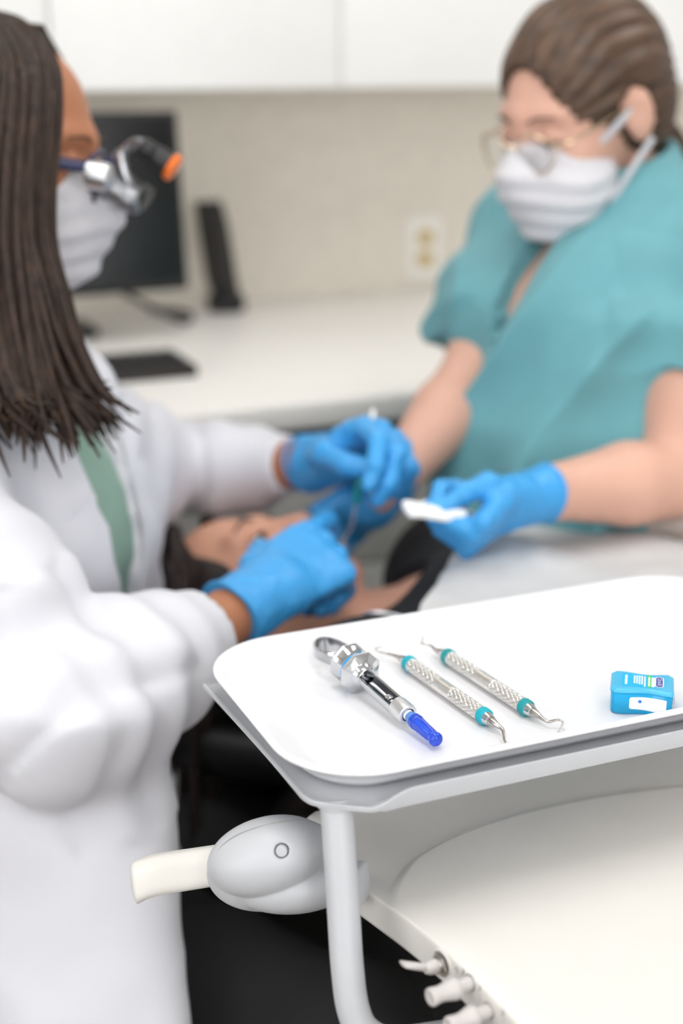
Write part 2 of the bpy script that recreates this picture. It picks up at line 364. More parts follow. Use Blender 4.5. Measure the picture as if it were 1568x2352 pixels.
# ================================================================== signed distance volumes (organic shapes)
def hash3(i, j, k, seed):
    n = (i.astype(np.int64) * 374761393 + j.astype(np.int64) * 668265263 + k.astype(np.int64) * 2147483647 + seed * 1274126177) & 0x7fffffff
    n = ((n ^ (n >> 13)) * 1274126177) & 0x7fffffff
    return ((n ^ (n >> 16)) & 0xffff) / 32767.5 - 1.0
def vnoise(P, scale, seed=0):
    Q = P * scale; I = np.floor(Q).astype(np.int64); F = Q - I; F = F * F * (3 - 2 * F); out = 0
    for a in (0, 1):
        for b in (0, 1):
            for c in (0, 1):
                w = (F[:, 0] if a else 1 - F[:, 0]) * (F[:, 1] if b else 1 - F[:, 1]) * (F[:, 2] if c else 1 - F[:, 2])
                out = out + w * hash3(I[:, 0] + a, I[:, 1] + b, I[:, 2] + c, seed)
    return out
class Vol:
    def __init__(s, lo, hi, h):
        s.lo = np.asarray(lo, float); s.h = h
        s.n = np.ceil((np.asarray(hi, float) - s.lo) / h).astype(int) + 1
        s.D = np.full(s.n, 0.06, np.float32)
        s.ax = [(s.lo[i] + h * np.arange(s.n[i])).astype(np.float32) for i in range(3)]
    def sub(s, lo, hi):
        a = np.clip(np.floor((np.asarray(lo) - s.lo) / s.h).astype(int), 0, s.n); b = np.clip(np.ceil((np.asarray(hi) - s.lo) / s.h).astype(int) + 1, 0, s.n)
        sl = tuple(slice(x, y) for x, y in zip(a, b))
        return sl, s.ax[0][sl[0]][:, None, None], s.ax[1][sl[1]][None, :, None], s.ax[2][sl[2]][None, None, :]
    def put(s, sl, d, k, op):
        A = s.D[sl]
        if A.size == 0: return s
        k = max(k, 1e-5)
        if op == 'u':
            t = np.clip(0.5 + 0.5 * (A - d) / k, 0, 1); R = A * (1 - t) + d * t - k * t * (1 - t)
        elif op == 's':
            t = np.clip(0.5 - 0.5 * (A + d) / k, 0, 1); R = A * (1 - t) - d * t + k * t * (1 - t)
        else:
            t = np.clip(0.5 - 0.5 * (d - A) / k, 0, 1); R = d * (1 - t) + A * t + k * t * (1 - t)
        s.D[sl] = R
        return s
    def cap(s, a, b, ra, rb, k=0.0, op='u'):
        a = np.asarray(a, float); b = np.asarray(b, float); m = max(ra, rb) + k + 0.012
        sl, X, Y, Z = s.sub(np.minimum(a, b) - m, np.maximum(a, b) + m)
        ab = b - a; L = max(ab @ ab, 1e-9)
        t = np.clip(((X - a[0]) * ab[0] + (Y - a[1]) * ab[1] + (Z - a[2]) * ab[2]) / L, 0, 1)
        d = np.sqrt((X - a[0] - t * ab[0]) ** 2 + (Y - a[1] - t * ab[1]) ** 2 + (Z - a[2] - t * ab[2]) ** 2) - (ra + (rb - ra) * t)
        return s.put(sl, d, k, op)
    def chain(s, pts, rs, k=0.01, op='u'):
        for i in range(len(pts) - 1): s.cap(pts[i], pts[i + 1], rs[i], rs[i + 1], k, op)
        return s
    def ell(s, c, r, R=None, k=0.0, op='u'):
        c = np.asarray(c, float); R = np.eye(3) if R is None else R; r = np.asarray(r, float)
        m = np.abs(R) @ r + k + 0.012
        sl, X, Y, Z = s.sub(c - m, c + m); X = X - c[0]; Y = Y - c[1]; Z = Z - c[2]
        q = [X * R[0, i] + Y * R[1, i] + Z * R[2, i] for i in range(3)]
        k0 = np.sqrt(sum((q[i] / r[i]) ** 2 for i in range(3))); k1 = np.sqrt(sum((q[i] / r[i] ** 2) ** 2 for i in range(3))) + 1e-6
        return s.put(sl, k0 * (k0 - 1) / k1, k, op)
    def ecap(s, a, b, u, ra, rb, k=0.0, op='u'):
        """elliptic capsule: u = first cross axis, ra/rb = (half along u, half across)"""
        a = np.asarray(a, float); b = np.asarray(b, float); ab = b - a; w = nrm(ab); u = nrm(u - w * (u @ w)); v = np.cross(w, u)
        m = max(*ra, *rb) + k + 0.012
        sl, X, Y, Z = s.sub(np.minimum(a, b) - m, np.maximum(a, b) + m)
        X = X - a[0]; Y = Y - a[1]; Z = Z - a[2]
        L = np.linalg.norm(ab); qw = X * w[0] + Y * w[1] + Z * w[2]; t = np.clip(qw / L, 0, 1); qw = qw - t * L
        ru = ra[0] + (rb[0] - ra[0]) * t; rv = ra[1] + (rb[1] - ra[1]) * t; rw = np.minimum(ru, rv)
        qu = X * u[0] + Y * u[1] + Z * u[2]; qv = X * v[0] + Y * v[1] + Z * v[2]
        k0 = np.sqrt((qu / ru) ** 2 + (qv / rv) ** 2 + (qw / rw) ** 2); k1 = np.sqrt((qu / ru ** 2) ** 2 + (qv / rv ** 2) ** 2 + (qw / rw ** 2) ** 2) + 1e-6
        return s.put(sl, k0 * (k0 - 1) / k1, k, op)
    def echain(s, pts, u, rs, k=0.02, op='u'):
        for i in range(len(pts) - 1): s.ecap(pts[i], pts[i + 1], u, rs[i], rs[i + 1], k, op)
        return s
    def box(s, c, hx, R=None, rnd=0.0, k=0.0, op='u'):
        c = np.asarray(c, float); R = np.eye(3) if R is None else R; hx = np.asarray(hx, float)
        m = np.abs(R) @ hx + k + rnd + 0.012
        sl, X, Y, Z = s.sub(c - m, c + m); X = X - c[0]; Y = Y - c[1]; Z = Z - c[2]
        q = [np.abs(X * R[0, i] + Y * R[1, i] + Z * R[2, i]) - (hx[i] - rnd) for i in range(3)]
        o = np.sqrt(sum(np.maximum(e, 0) ** 2 for e in q)); d = o + np.minimum(np.maximum(q[0], np.maximum(q[1], q[2])), 0) - rnd
        return s.put(sl, d, k, op)
    def half(s, p, n, k=0.0, op='s'):
        """cuts away the side the normal points to"""
        n = nrm(n); X, Y, Z = s.ax[0][:, None, None], s.ax[1][None, :, None], s.ax[2][None, None, :]
        d = (X - p[0]) * n[0] + (Y - p[1]) * n[1] + (Z - p[2]) * n[2]
        return s.put((slice(None),) * 3, -d, k, 's')
    def blank(s):
        c = Vol.__new__(Vol); c.lo, c.h, c.n, c.ax = s.lo, s.h, s.n, s.ax; c.D = np.full(s.n, 0.06, np.float32); return c
    def merge(s, o, k):
        return s.put((slice(None),) * 3, o.D, k, 'u')
    def copy(s):
        c = Vol.__new__(Vol); c.lo, c.h, c.n, c.ax, c.D = s.lo, s.h, s.n, s.ax, s.D.copy(); return c
    def surf(s, iso=0.0, disp=None, smooth=0):
        D = s.D - np.float32(iso)
        for i in range(3):                      # close at the walls of the volume
            sl = [slice(None)] * 3
            for e in (0, -1):
                sl[i] = e; D[tuple(sl)] = np.maximum(D[tuple(sl)], 1e-4)
        S = D < 0
        cnt = np.zeros(tuple(np.array(D.shape) - 1), np.int8); offs = [(a, b, c) for a in (0, 1) for b in (0, 1) for c in (0, 1)]
        nx, ny, nz = D.shape
        for a, b, c in offs: cnt += S[a:nx - 1 + a, b:ny - 1 + b, c:nz - 1 + c]
        cells = np.argwhere((cnt > 0) & (cnt < 8)); idx = np.full(cnt.shape, -1, np.int64); idx[tuple(cells.T)] = np.arange(len(cells))
        val = {o: D[cells[:, 0] + o[0], cells[:, 1] + o[1], cells[:, 2] + o[2]].astype(float) for o in offs}
        acc = np.zeros((len(cells), 3)); num = np.zeros(len(cells))
        for o in offs:
            for ax in range(3):
                if o[ax]: continue
                o2 = list(o); o2[ax] = 1; o2 = tuple(o2)
                a, b = val[o], val[o2]; m = (a < 0) != (b < 0)
                t = np.where(m, a / np.where(m, a - b, 1), 0)
                p = np.tile(np.array(o, float), (len(cells), 1)); p[:, ax] = t
                acc[m] += p[m]; num += m
        Vt = s.lo + (cells + acc / num[:, None]) * s.h
        Q = []
        for ax in range(3):
            a, b = [i for i in range(3) if i != ax]
            s0 = [slice(None)] * 3; s1 = [slice(None)] * 3; s0[ax] = slice(0, -1); s1[ax] = slice(1, None)
            ch = S[tuple(s0)] != S[tuple(s1)]; E = np.argwhere(ch)
            lim = np.array(D.shape)
            E = E[(E[:, a] > 0) & (E[:, b] > 0) & (E[:, a] < lim[a] - 1) & (E[:, b] < lim[b] - 1)]
            def cid(da, db):
                q = E.copy(); q[:, a] += da; q[:, b] += db; return idx[q[:, 0], q[:, 1], q[:, 2]]
            f = np.stack([cid(-1, -1), cid(0, -1), cid(0, 0), cid(-1, 0)], 1)
            ins = S[E[:, 0], E[:, 1], E[:, 2]]
            flip = ins if ax != 1 else ~ins
            f[~flip] = f[~flip][:, ::-1]
            Q.append(f)
        Q = np.concatenate(Q)
        if disp is not None:
            g = np.zeros_like(Vt); I = np.clip(np.round((Vt - s.lo) / s.h).astype(int), 1, np.array(D.shape) - 2)
            for i in range(3):
                e = np.zeros(3, int); e[i] = 1; A = I + e; B = I - e
                g[:, i] = D[A[:, 0], A[:, 1], A[:, 2]] - D[B[:, 0], B[:, 1], B[:, 2]]
            g /= np.linalg.norm(g, axis=1)[:, None] + 1e-9
            Vt = Vt + g * disp(Vt, g)[:, None]
        for _ in range(smooth):
            E = np.concatenate([Q[:, [0, 1]], Q[:, [1, 2]], Q[:, [2, 3]], Q[:, [3, 0]]])
            A = np.zeros_like(Vt); c = np.zeros(len(Vt))
            for i, j in ((0, 1), (1, 0)):
                for ax in range(3): A[:, ax] += np.bincount(E[:, i], Vt[E[:, j], ax], len(Vt))
                c += np.bincount(E[:, i], minlength=len(Vt))
            Vt = 0.5 * Vt + 0.5 * A / np.maximum(c, 1)[:, None]
        return Vt, Q
    def build(s, name, mat, parent=None, M=None, iso=0.0, disp=None, smooth=1):
        Vt, Q = s.surf(iso, disp, smooth)
        me = bpy.data.meshes.new(name)
        me.vertices.add(len(Vt)); me.vertices.foreach_set('co', Vt.astype(np.float32).ravel())
        me.loops.add(Q.size); me.loops.foreach_set('vertex_index', Q.astype(np.int32).ravel())
        me.polygons.add(len(Q)); me.polygons.foreach_set('loop_start', np.arange(0, Q.size, 4, dtype=np.int32))
        me.update(calc_edges=True); me.validate()
        return link(name, me, mat, parent, M)

def cast(V, o, d, L=0.5):
    """first crossing from outside along a ray through a volume"""
    d = nrm(d); ts = np.arange(0, L, V.h * 0.5); P = o + ts[:, None] * d
    I = np.clip(np.round((P - V.lo) / V.h).astype(int), 0, V.n - 1); D = V.D[I[:, 0], I[:, 1], I[:, 2]]
    j = np.argmax(D < 0)
    return o + d * ts[j] if D[j] < 0 else None

# ================================================================== instrument tray and its holder
TZ0, TZ1 = 0.888, 0.9078          # tray floor, rim
TX0, TX1, TY0, TY1 = 0.2950, 0.752, 0.7505, 0.990
def ringz(x0, x1, y0, y1, r, z, n=12): return [(x, y, z) for x, y in rrect(x0, x1, y0, y1, r, n)]
def tray():
    def R(i, z, r): return ringz(TX0 + i, TX1 - i, TY0 + i, TY1 - i, r, z)
    rings = [R(0.034, TZ0, 0.030), R(0.030, TZ0 + 0.0008, 0.034), R(0.026, TZ0 + 0.004, 0.038), R(0.0095, TZ1 - 0.0035, 0.052), R(0.0065, TZ1 - 0.0010, 0.055), R(0.0042, TZ1, 0.058),
             R(0.0018, TZ1, 0.060), R(0.0004, TZ1 - 0.0007, 0.0615), R(0, TZ1 - 0.0016, 0.062), R(0.0006, TZ1 - 0.0029, 0.061), R(0.0022, TZ1 - 0.0033, 0.060), R(0.0085, TZ1 - 0.0045, 0.053), R(0.0165, TZ0 + 0.004, 0.046), R(0.022, TZ0 - 0.0016, 0.042), R(0.028, TZ0 - 0.0024, 0.036)]
    m = MB().loft(rings)
    o = m.build('instrument_tray', M_tray, deg=60)
    return tag(o, 'shallow white plastic instrument tray with rounded corners holding the tools', 'tray')
tray()
def tray_holder():
    t = empty('tray_holder', (0.31, 0.76, 0.75)); tag(t, 'pale grey metal tray holder under the white tray with bent tube post', 'tray holder')
    zb = TZ0 - 0.0026; th = 0.0026
    # one sheet: flat plate with a rolled edge on the left, low bare corner, lip turned up along the front
    edge = spline([(0.2972, 0.968, zb), (0.300, 0.90, zb), (0.3025, 0.83, zb), (0.3032, 0.79, zb), (0.3036, 0.7785, zb), (0.3065, 0.7695, zb), (0.313, 0.7635, zb), (0.324, 0.7555, zb), (0.333, 0.7490, zb), (0.3375, 0.7468, zb), (0.3415, 0.7462, zb + 0.0004)], 5)
    fr = []
    for x in list(np.linspace(0.344, 0.385, 16)) + [0.42, 0.5, 0.6, 0.7, 0.768]:
        s = min(1, max(0, (x - 0.342) / 0.028)); s = s ** 0.8; s = s * s * (3 - 2 * s); fr.append((x, 0.7462 + 0.0012 * s, zb + 0.0004 + 0.0075 * s))
    path = [np.array(p) for p in edge] + [np.array(p) for p in fr]
    rings = []
    for p in path:
        inn = V3(max(p[0], 0.33), max(p[1], 0.768), zb); fold = V3(p[0], p[1], zb - 0.0004) if p[0] < 0.342 else V3(p[0], 0.7495, zb)
        d = nrm(V3(inn[0] - p[0], inn[1] - p[1], 0)); h = p[2] - zb
        e = p + ZV * 0.0008
        rings.append([inn, inn * 0.5 + (fold + d * 0.004) * 0.5, fold + d * 0.0035 + ZV * min(0.0003, h), e + d * 0.0016, e + d * 0.0002 + ZV * 0.0005, e - d * 0.0010, V3(p[0], p[1], zb - th) - d * 0.0008 + ZV * 0.0006, V3(p[0], p[1], zb - th - (0.0016 if h > 0.001 else 0)) + d * 0.0004, V3(inn[0], inn[1], zb - th)])
    MB().loft(rings).build('plate_edge', M_holder, t, deg=50)
    MB().prism([(0.3290, 0.7670), (0.76, 0.7670), (0.76, 0.968), (0.3290, 0.968)], zb - th + 0.0001, zb - 0.00004).build('plate', M_holder, t)
    # post: comes straight down from the corner and bends to the right into the unit
    top = V3(0.3235, 0.771, zb - th + 0.0004); low = V3(0.316, 0.735, 0.782)
    pth = spline([top, top * 0.66 + low * 0.34, top * 0.33 + low * 0.67, low, low + V3(0.0002, -0.009, -0.026), low + V3(0.006, -0.015, -0.042), low + V3(0.022, -0.020, -0.052), low + V3(0.055, -0.024, -0.055), low + V3(0.09, -0.026, -0.056), low + V3(0.23, -0.03, -0.057)], 6)
    MB().tube(pth, 0.0108, 28).build('post', M_holder, t)
    MB().lathe([(0.0128, 0), (0.0128, -0.0035), (0.0113, -0.0045)], 28, top, (0, 0, 1)).build('collar', M_holder, t)
tray_holder()

# ================================================================== anaesthetic syringe
def ortho(a, b, ref=(0, 0, 1)):
    w = nrm(np.asarray(b, float) - np.asarray(a, float)); u = nrm(np.asarray(ref, float) - w * (np.asarray(ref, float) @ w)); return w, u, np.cross(w, u)
def hexring(c, u, v, r, n, flat):
    out = []
    for k in range(n):
        t = 2 * math.pi * (k + 0.5) / n; out.append(c + r * (u * math.cos(t) + v * math.sin(t)))
    return out
def syringe():
    A = V3(0.3985, 0.9035, TZ0 + 0.0166); B = V3(0.4108, 0.7972, TZ0 + 0.0066)     # flange centre, cap tip
    w, u, v = ortho(A, B); P = lambda h: A + w * h
    t = empty('dental_syringe', A - ZV * 0.014); tag(t, 'chrome anaesthetic syringe with a bright blue needle cap lying on the tray', 'syringe')
    MT = mat4(np.stack([v, w, u], 1), A)          # local x = across, y = along, z = up
    # finger grip: two eight-sided flanges with a round waist between
    def octs(prof):
        rings = []
        for h, r, q in prof:
            c = P(h); ring = []
            for k in range(64):
                a = 2 * math.pi * k / 64; m = (a + math.pi / 8) % (math.pi / 4) - math.pi / 8
                rr = r * (math.cos(math.pi / 8) / math.cos(m)) * q + r * 0.97 * (1 - q); ring.append(c + rr * (u * math.cos(a) + v * math.sin(a)))
            rings.append(ring)
        return rings
    MB().loft(octs([(-0.0225, 0.00456, 0), (-0.0215, 0.00855, 0), (-0.0205, 0.01311, 0.6), (-0.0185, 0.01596, 1), (-0.0172, 0.01596, 1), (-0.0165, 0.01459, 0.6), (-0.0125, 0.01231, 0), (-0.008, 0.01174, 0), (-0.0045, 0.01231, 0), (-0.002, 0.01505, 0.6), (-0.001, 0.01710, 1), (0.0008, 0.01710, 1), (0.0022, 0.01573, 0.7), (0.005, 0.01117, 0), (0.0062, 0.00980, 0)])).build('finger_grip', M_chrome, t, deg=28)
    MB().lathe([(0.0127, -0.0068), (0.0132, -0.0064), (0.0132, -0.0044), (0.0127, -0.004)], 40, A, w).build('blue_ring', M_bluering, t)
    # barrel: open window on top
    def barrel(h0, h1, r, ri, a0, a1, n=28):
        rings = []
        for h in (h0, h1):
            ring = [P(h) + r * (u * math.cos(a) + v * math.sin(a)) for a in np.linspace(a0, a1, n)] + [P(h) + ri * (u * math.cos(a) + v * math.sin(a)) for a in np.linspace(a1, a0, n)]
            rings.append(ring)
        return rings
    op = math.radians(74)
    MB().loft(barrel(0.008, 0.060, 0.0074, 0.0064, op, 2 * math.pi - op)).build('barrel', M_chrome, t, deg=40)
    MB().loft(barrel(0.0085, 0.0595, 0.0063, 0.0058, op + 0.03, 2 * math.pi - op - 0.03)).build('barrel_shade', M_darkmetal, t, deg=40)  # thin liner added to paint the dark reflection inside the barrel
    cl = MB(); rr = [[P(h) + r * (u * math.cos(a) + v * math.sin(a)) for a in np.linspace(0, 2 * math.pi, 40, endpoint=False)] for r, h in ((0.0102, 0.0045), (0.0102, 0.006), (0.0095, 0.0068), (0.0090, 0.0085), (0.0083, 0.0092), (0.0078, 0.0115), (0.0074, 0.0118), (0.0056, 0.0118), (0.0053, 0.0112), (0.0053, 0.004))]
    cl.loft(rr); cl.build('collar', M_chrome, t, deg=30)
    MB().lathe([(0.0053, 0.0048), (0.0053, 0.005)], 32, A, w).build('bore', M_ink, t)
    MB().lathe([(0.0060, 0.0585), (0.0073, 0.0585), (0.0076, 0.0605), (0.0076, 0.0715), (0.0073, 0.0735), (0.0064, 0.0742), (0.0050, 0.0742), (0.0048, 0.0725), (0.0048, 0.0585)], 40, A, w).build('front_sleeve', M_satin, t, deg=40)
    MB().lathe([(0.0044, 0.0722), (0.0044, 0.0731)], 32, A, w).build('sleeve_bore', M_ink, t)
    pl = MB().lathe([(0.0021, 0.003), (0.0021, 0.043), (0.0022, 0.0432), (0.0031, 0.0436), (0.0033, 0.045), (0.0033, 0.0482), (0.0030, 0.0492), (0.0024, 0.0494)], 24, A - u * 0.0008, w).build('plunger_rod', M_chrome, t, deg=30)
    MB().lathe([(0.0023, 0.0493), (0.0016, 0.0496), (0.0006, 0.052)], 16, A - u * 0.0008, w).build('harpoon', M_nickel, pl, deg=20)
    # thumb ring: flat band bent to an oval
    MB().lathe([(0.004, -0.0300), (0.0047, -0.0285), (0.0047, -0.026), (0.0038, -0.0225), (0.0036, -0.021)], 24, A, w).build('ring_stem', M_chrome, t, deg=30)
    w2 = nrm(V3(w[0] - 0.06, w[1], 0)); v2 = np.cross(w2, ZV); Rc = A - w * 0.029 - w2 * 0.0165 - ZV * 0.0028; rings = []
    for k in range(64):
        a = 2 * math.pi * k / 64; d = w2 * math.cos(a) * 0.0180 + v2 * math.sin(a) * 0.0118
        nn = nrm(w2 * math.cos(a) / 0.0180 + v2 * math.sin(a) / 0.0118); hw = 0.0050 + 0.0009 * math.cos(2 * a); th = 0.00085 + 0.0002 * math.cos(8 * a)
        uu = nrm(ZV - w2 * 0.10) if True else ZV
        c = Rc + d - ZV * 0.0012 * math.cos(a) * -1.0
        rings.append([c + nn * th + uu * (hw - 0.0004), c + nn * (th - 0.0003) + uu * hw, c - nn * th + uu * hw, c - nn * th - uu * hw, c + nn * (th - 0.0003) - uu * hw, c + nn * th - uu * (hw - 0.0004)])
    MB().loft(rings, loop=True).build('thumb_ring', M_ring, t, deg=40)
    # needle hub and blue cap
    MB().lathe([(0.0040, 0.071), (0.0040, 0.0775), (0.0037, 0.078)], 28, A, w).build('needle_hub', M_whitepl, t)
    MB().lathe([(0.0043, 0.0765), (0.0045, 0.0775), (0.0045, 0.083), (0.0043, 0.0832)], 32, A, w).build('cap_collar', M_bluehub, t)
    rings = []
    for h, r, rib in ((0.0818, 0.0047, 0), (0.0825, 0.0054, 0), (0.0865, 0.0056, 0), (0.0872, 0.0054, 1), (0.096, 0.0051, 1), (0.1075, 0.0047, 1), (0.1082, 0.0044, 1), (0.1085, 0.0042, 0), (0.1092, 0.0042, 0), (0.1102, 0.0047, 0), (0.112, 0.0051, 0), (0.114, 0.0050, 0), (0.1158, 0.0040, 0), (0.1168, 0.0025, 0), (0.1171, 0.0008, 0)):
        ring = []
        for k in range(72):
            a = 2 * math.pi * k / 72; q = 0.5 + 0.5 * math.cos(6 * a); q = q ** 3
            ring.append(P(h) + (r - rib * 0.0006 * (1 - q)) * (u * math.cos(a) + v * math.sin(a)))
        rings.append(ring)
    MB().loft(rings).build('needle_cap', M_bluecap, t, deg=40)
    L0 = np.linalg.norm(B - A) / 0.1171          # fit the drawn length of barrel and cap to the measured one
    for o in list(t.children) + [q for p in t.children for q in p.children]:
        for vt in o.data.vertices:
            h = (np.array(vt.co) - A) @ w
            if h > 0: vt.co = Vector(np.array(vt.co) - w * h * (1 - L0))
syringe()

# ================================================================== scalers
def on_cyl(o, w, u, v, r, x, y):
    """(x along the handle, y around it) -> point just off the metal"""
    a = y / r; return o + w * x + (r + 0.00006) * (u * math.cos(a) + v * math.sin(a))
def text_mesh(s, size, space=1.0):
    c = bpy.data.curves.new('print', 'FONT'); c.body = s; c.size = size; c.align_x = 'CENTER'; c.align_y = 'CENTER'; c.space_character = space
    o = bpy.data.objects.new('print', c); COL.objects.link(o)
    dg = bpy.context.evaluated_depsgraph_get(); me = bpy.data.meshes.new_from_object(o.evaluated_get(dg))
    bpy.data.objects.remove(o); bpy.data.curves.remove(c); return me
def scaler(A, B, tipA, tipB, ringmat, label, panel):
    """A far end, B near end of the handle axis; tip paths are offsets in (along, side, up)"""
    A = np.asarray(A, float); B = np.asarray(B, float); w, u, v = ortho(A, B); L = np.linalg.norm(B - A); r = 0.0056
    t = empty('dental_scaler', (A + B) / 2 - ZV * r); tag(t, label, 'scaler', 'steel scalers on the tray')
    P = lambda h: A + w * h
    # handle with diamond knurling cut at both ends, plain in the middle
    nh, na = 300, 80; rings = []
    k0, k1, k2, k3 = 0.009, 0.40 * L, 0.60 * L, L - 0.010
    for i in range(nh + 1):
        h = 0.0075 + (L - 0.016) * i / nh
        kn = 1.0 if (k0 < h < k1 or k2 < h < k3) else 0.0
        ring = []
        for k in range(na):
            a = 2 * math.pi * k / na
            p1 = (a * 9 / (2 * math.pi) + h / 0.0066) % 1.0; p2 = (a * 9 / (2 * math.pi) - h / 0.0066) % 1.0
            g = min(abs(p1 - 0.5), abs(p2 - 0.5)); cut = max(0.0, 1 - g / 0.17)
            ring.append(P(h) + (r - kn * 0.00075 * cut) * (u * math.cos(a) + v * math.sin(a)))
        rings.append(ring)
    hd = MB().loft(rings).build('handle', M_steel, t, deg=60)
    for h0, sg in ((0.0078, -1), (L - 0.0088, 1)):
        rr = []
        for h, q in ((0, 0.0054), (0.0006, 0.0061), (0.0012, 0.0063), (0.006, 0.0062), (0.0068, 0.0058), (0.0072, 0.0050)):
            ring = []
            for k in range(96):
                a = 2 * math.pi * k / 96; q2 = q - (0.00035 if (k % 4 >= 2 and 0.001 < h < 0.0065) else 0)
                ring.append(P(h0 + sg * h) + q2 * (u * math.cos(a) + v * math.sin(a)))
            rr.append(ring)
        MB().loft(rr).build('grip_ring', ringmat, t, deg=25)
    for h0, sg, tp in ((0.0015, -1, tipA), (L - 0.0025, 1, tipB)):
        MB().lathe([(0.0052, 0), (0.0050, sg * 0.001), (0.0040, sg * 0.0052), (0.0036, sg * 0.0056)], 32, P(h0), w).build('ferrule', M_chrome, t, deg=30)
        o = P(h0 + sg * 0.005)
        pts = [o] + [o + w * sg * a + v * b + u * c for a, b, c in tp]
        sp = spline(pts, 8); ds = np.concatenate([[0], np.cumsum([np.linalg.norm(sp[q + 1] - sp[q]) for q in range(len(sp) - 1)])])
        rad = list(np.interp(ds, [0, 0.003, 0.009, 0.015, 0.022, ds[-1]], [0.0035, 0.0032, 0.0018, 0.00115, 0.00085, 0.0004]))
        MB().tube(sp, rad, 14).build('tip', M_tip, t)
    mid = P(L * 0.5)
    def wrap(me, off):
        for q in me.vertices:
            p = on_cyl(mid, w, u, v, r, q.co.x, q.co.y + off); q.co = Vector(p)
        return me
    if panel:
        fr = MB(); o1 = rrect(-0.0078, 0.0078, -0.0026, 0.0026, 0.0012, 4); o2 = rrect(-0.0075, 0.0075, -0.0023, 0.0023, 0.001, 4); n = len(o1)
        fr.add([(x, y, 0) for x, y in o1] + [(x, y, 0) for x, y in o2], [(i, (i + 1) % n, n + (i + 1) % n, n + i) for i in range(n)])
        link('engraved_frame', wrap(fr.mesh('engraved_frame', fix=False), panel), M_engr, hd)
    else:
        link('engraved_lettering', wrap(text_mesh('MADE IN USA 0314', 0.0019), 0.0006), M_engr, hd)
zt = TZ0
scaler((0.4485, 0.9275, zt + 0.0068), (0.4592, 0.8155, zt + 0.0064),
       [(0.010, 0.001, -0.0005), (0.019, 0.004, -0.001), (0.024, 0.0095, 0.0002), (0.0268, 0.0105, 0.001), (0.0285, 0.0075, 0.001), (0.0292, 0.002, 0.0008)],
       [(0.006, -0.0002, -0.0004), (0.0125, -0.0014, -0.0015), (0.0175, 0.0006, -0.0025), (0.0235, 0.0040, -0.0038), (0.0272, 0.0044, -0.0044), (0.0298, 0.0008, -0.0044), (0.0312, -0.0042, -0.0040)],
       M_teal, 'steel dental scaler with turquoise rings in the middle of the tray beside the syringe', None)
scaler((0.4822, 0.9275, zt + 0.0068), (0.4938, 0.8165, zt + 0.0064),
       [(0.009, 0.001, -0.0005), (0.016, 0.001, 0.0005), (0.0205, 0.004, 0.001), (0.0235, 0.0055, 0.001), (0.027, 0.002, 0.002), (0.0345, -0.002, 0.0025)],
       [(0.006, -0.0002, -0.0003), (0.0125, -0.0008, -0.0010), (0.0165, -0.0022, -0.0014), (0.0180, -0.0072, -0.0008), (0.0200, -0.0104, -0.0008), (0.0228, -0.0098, -0.0016), (0.0295, -0.0010, -0.0040)],
       M_tealdk, 'steel dental scaler with deep teal rings and engraved panel nearest the floss box', 0.001)

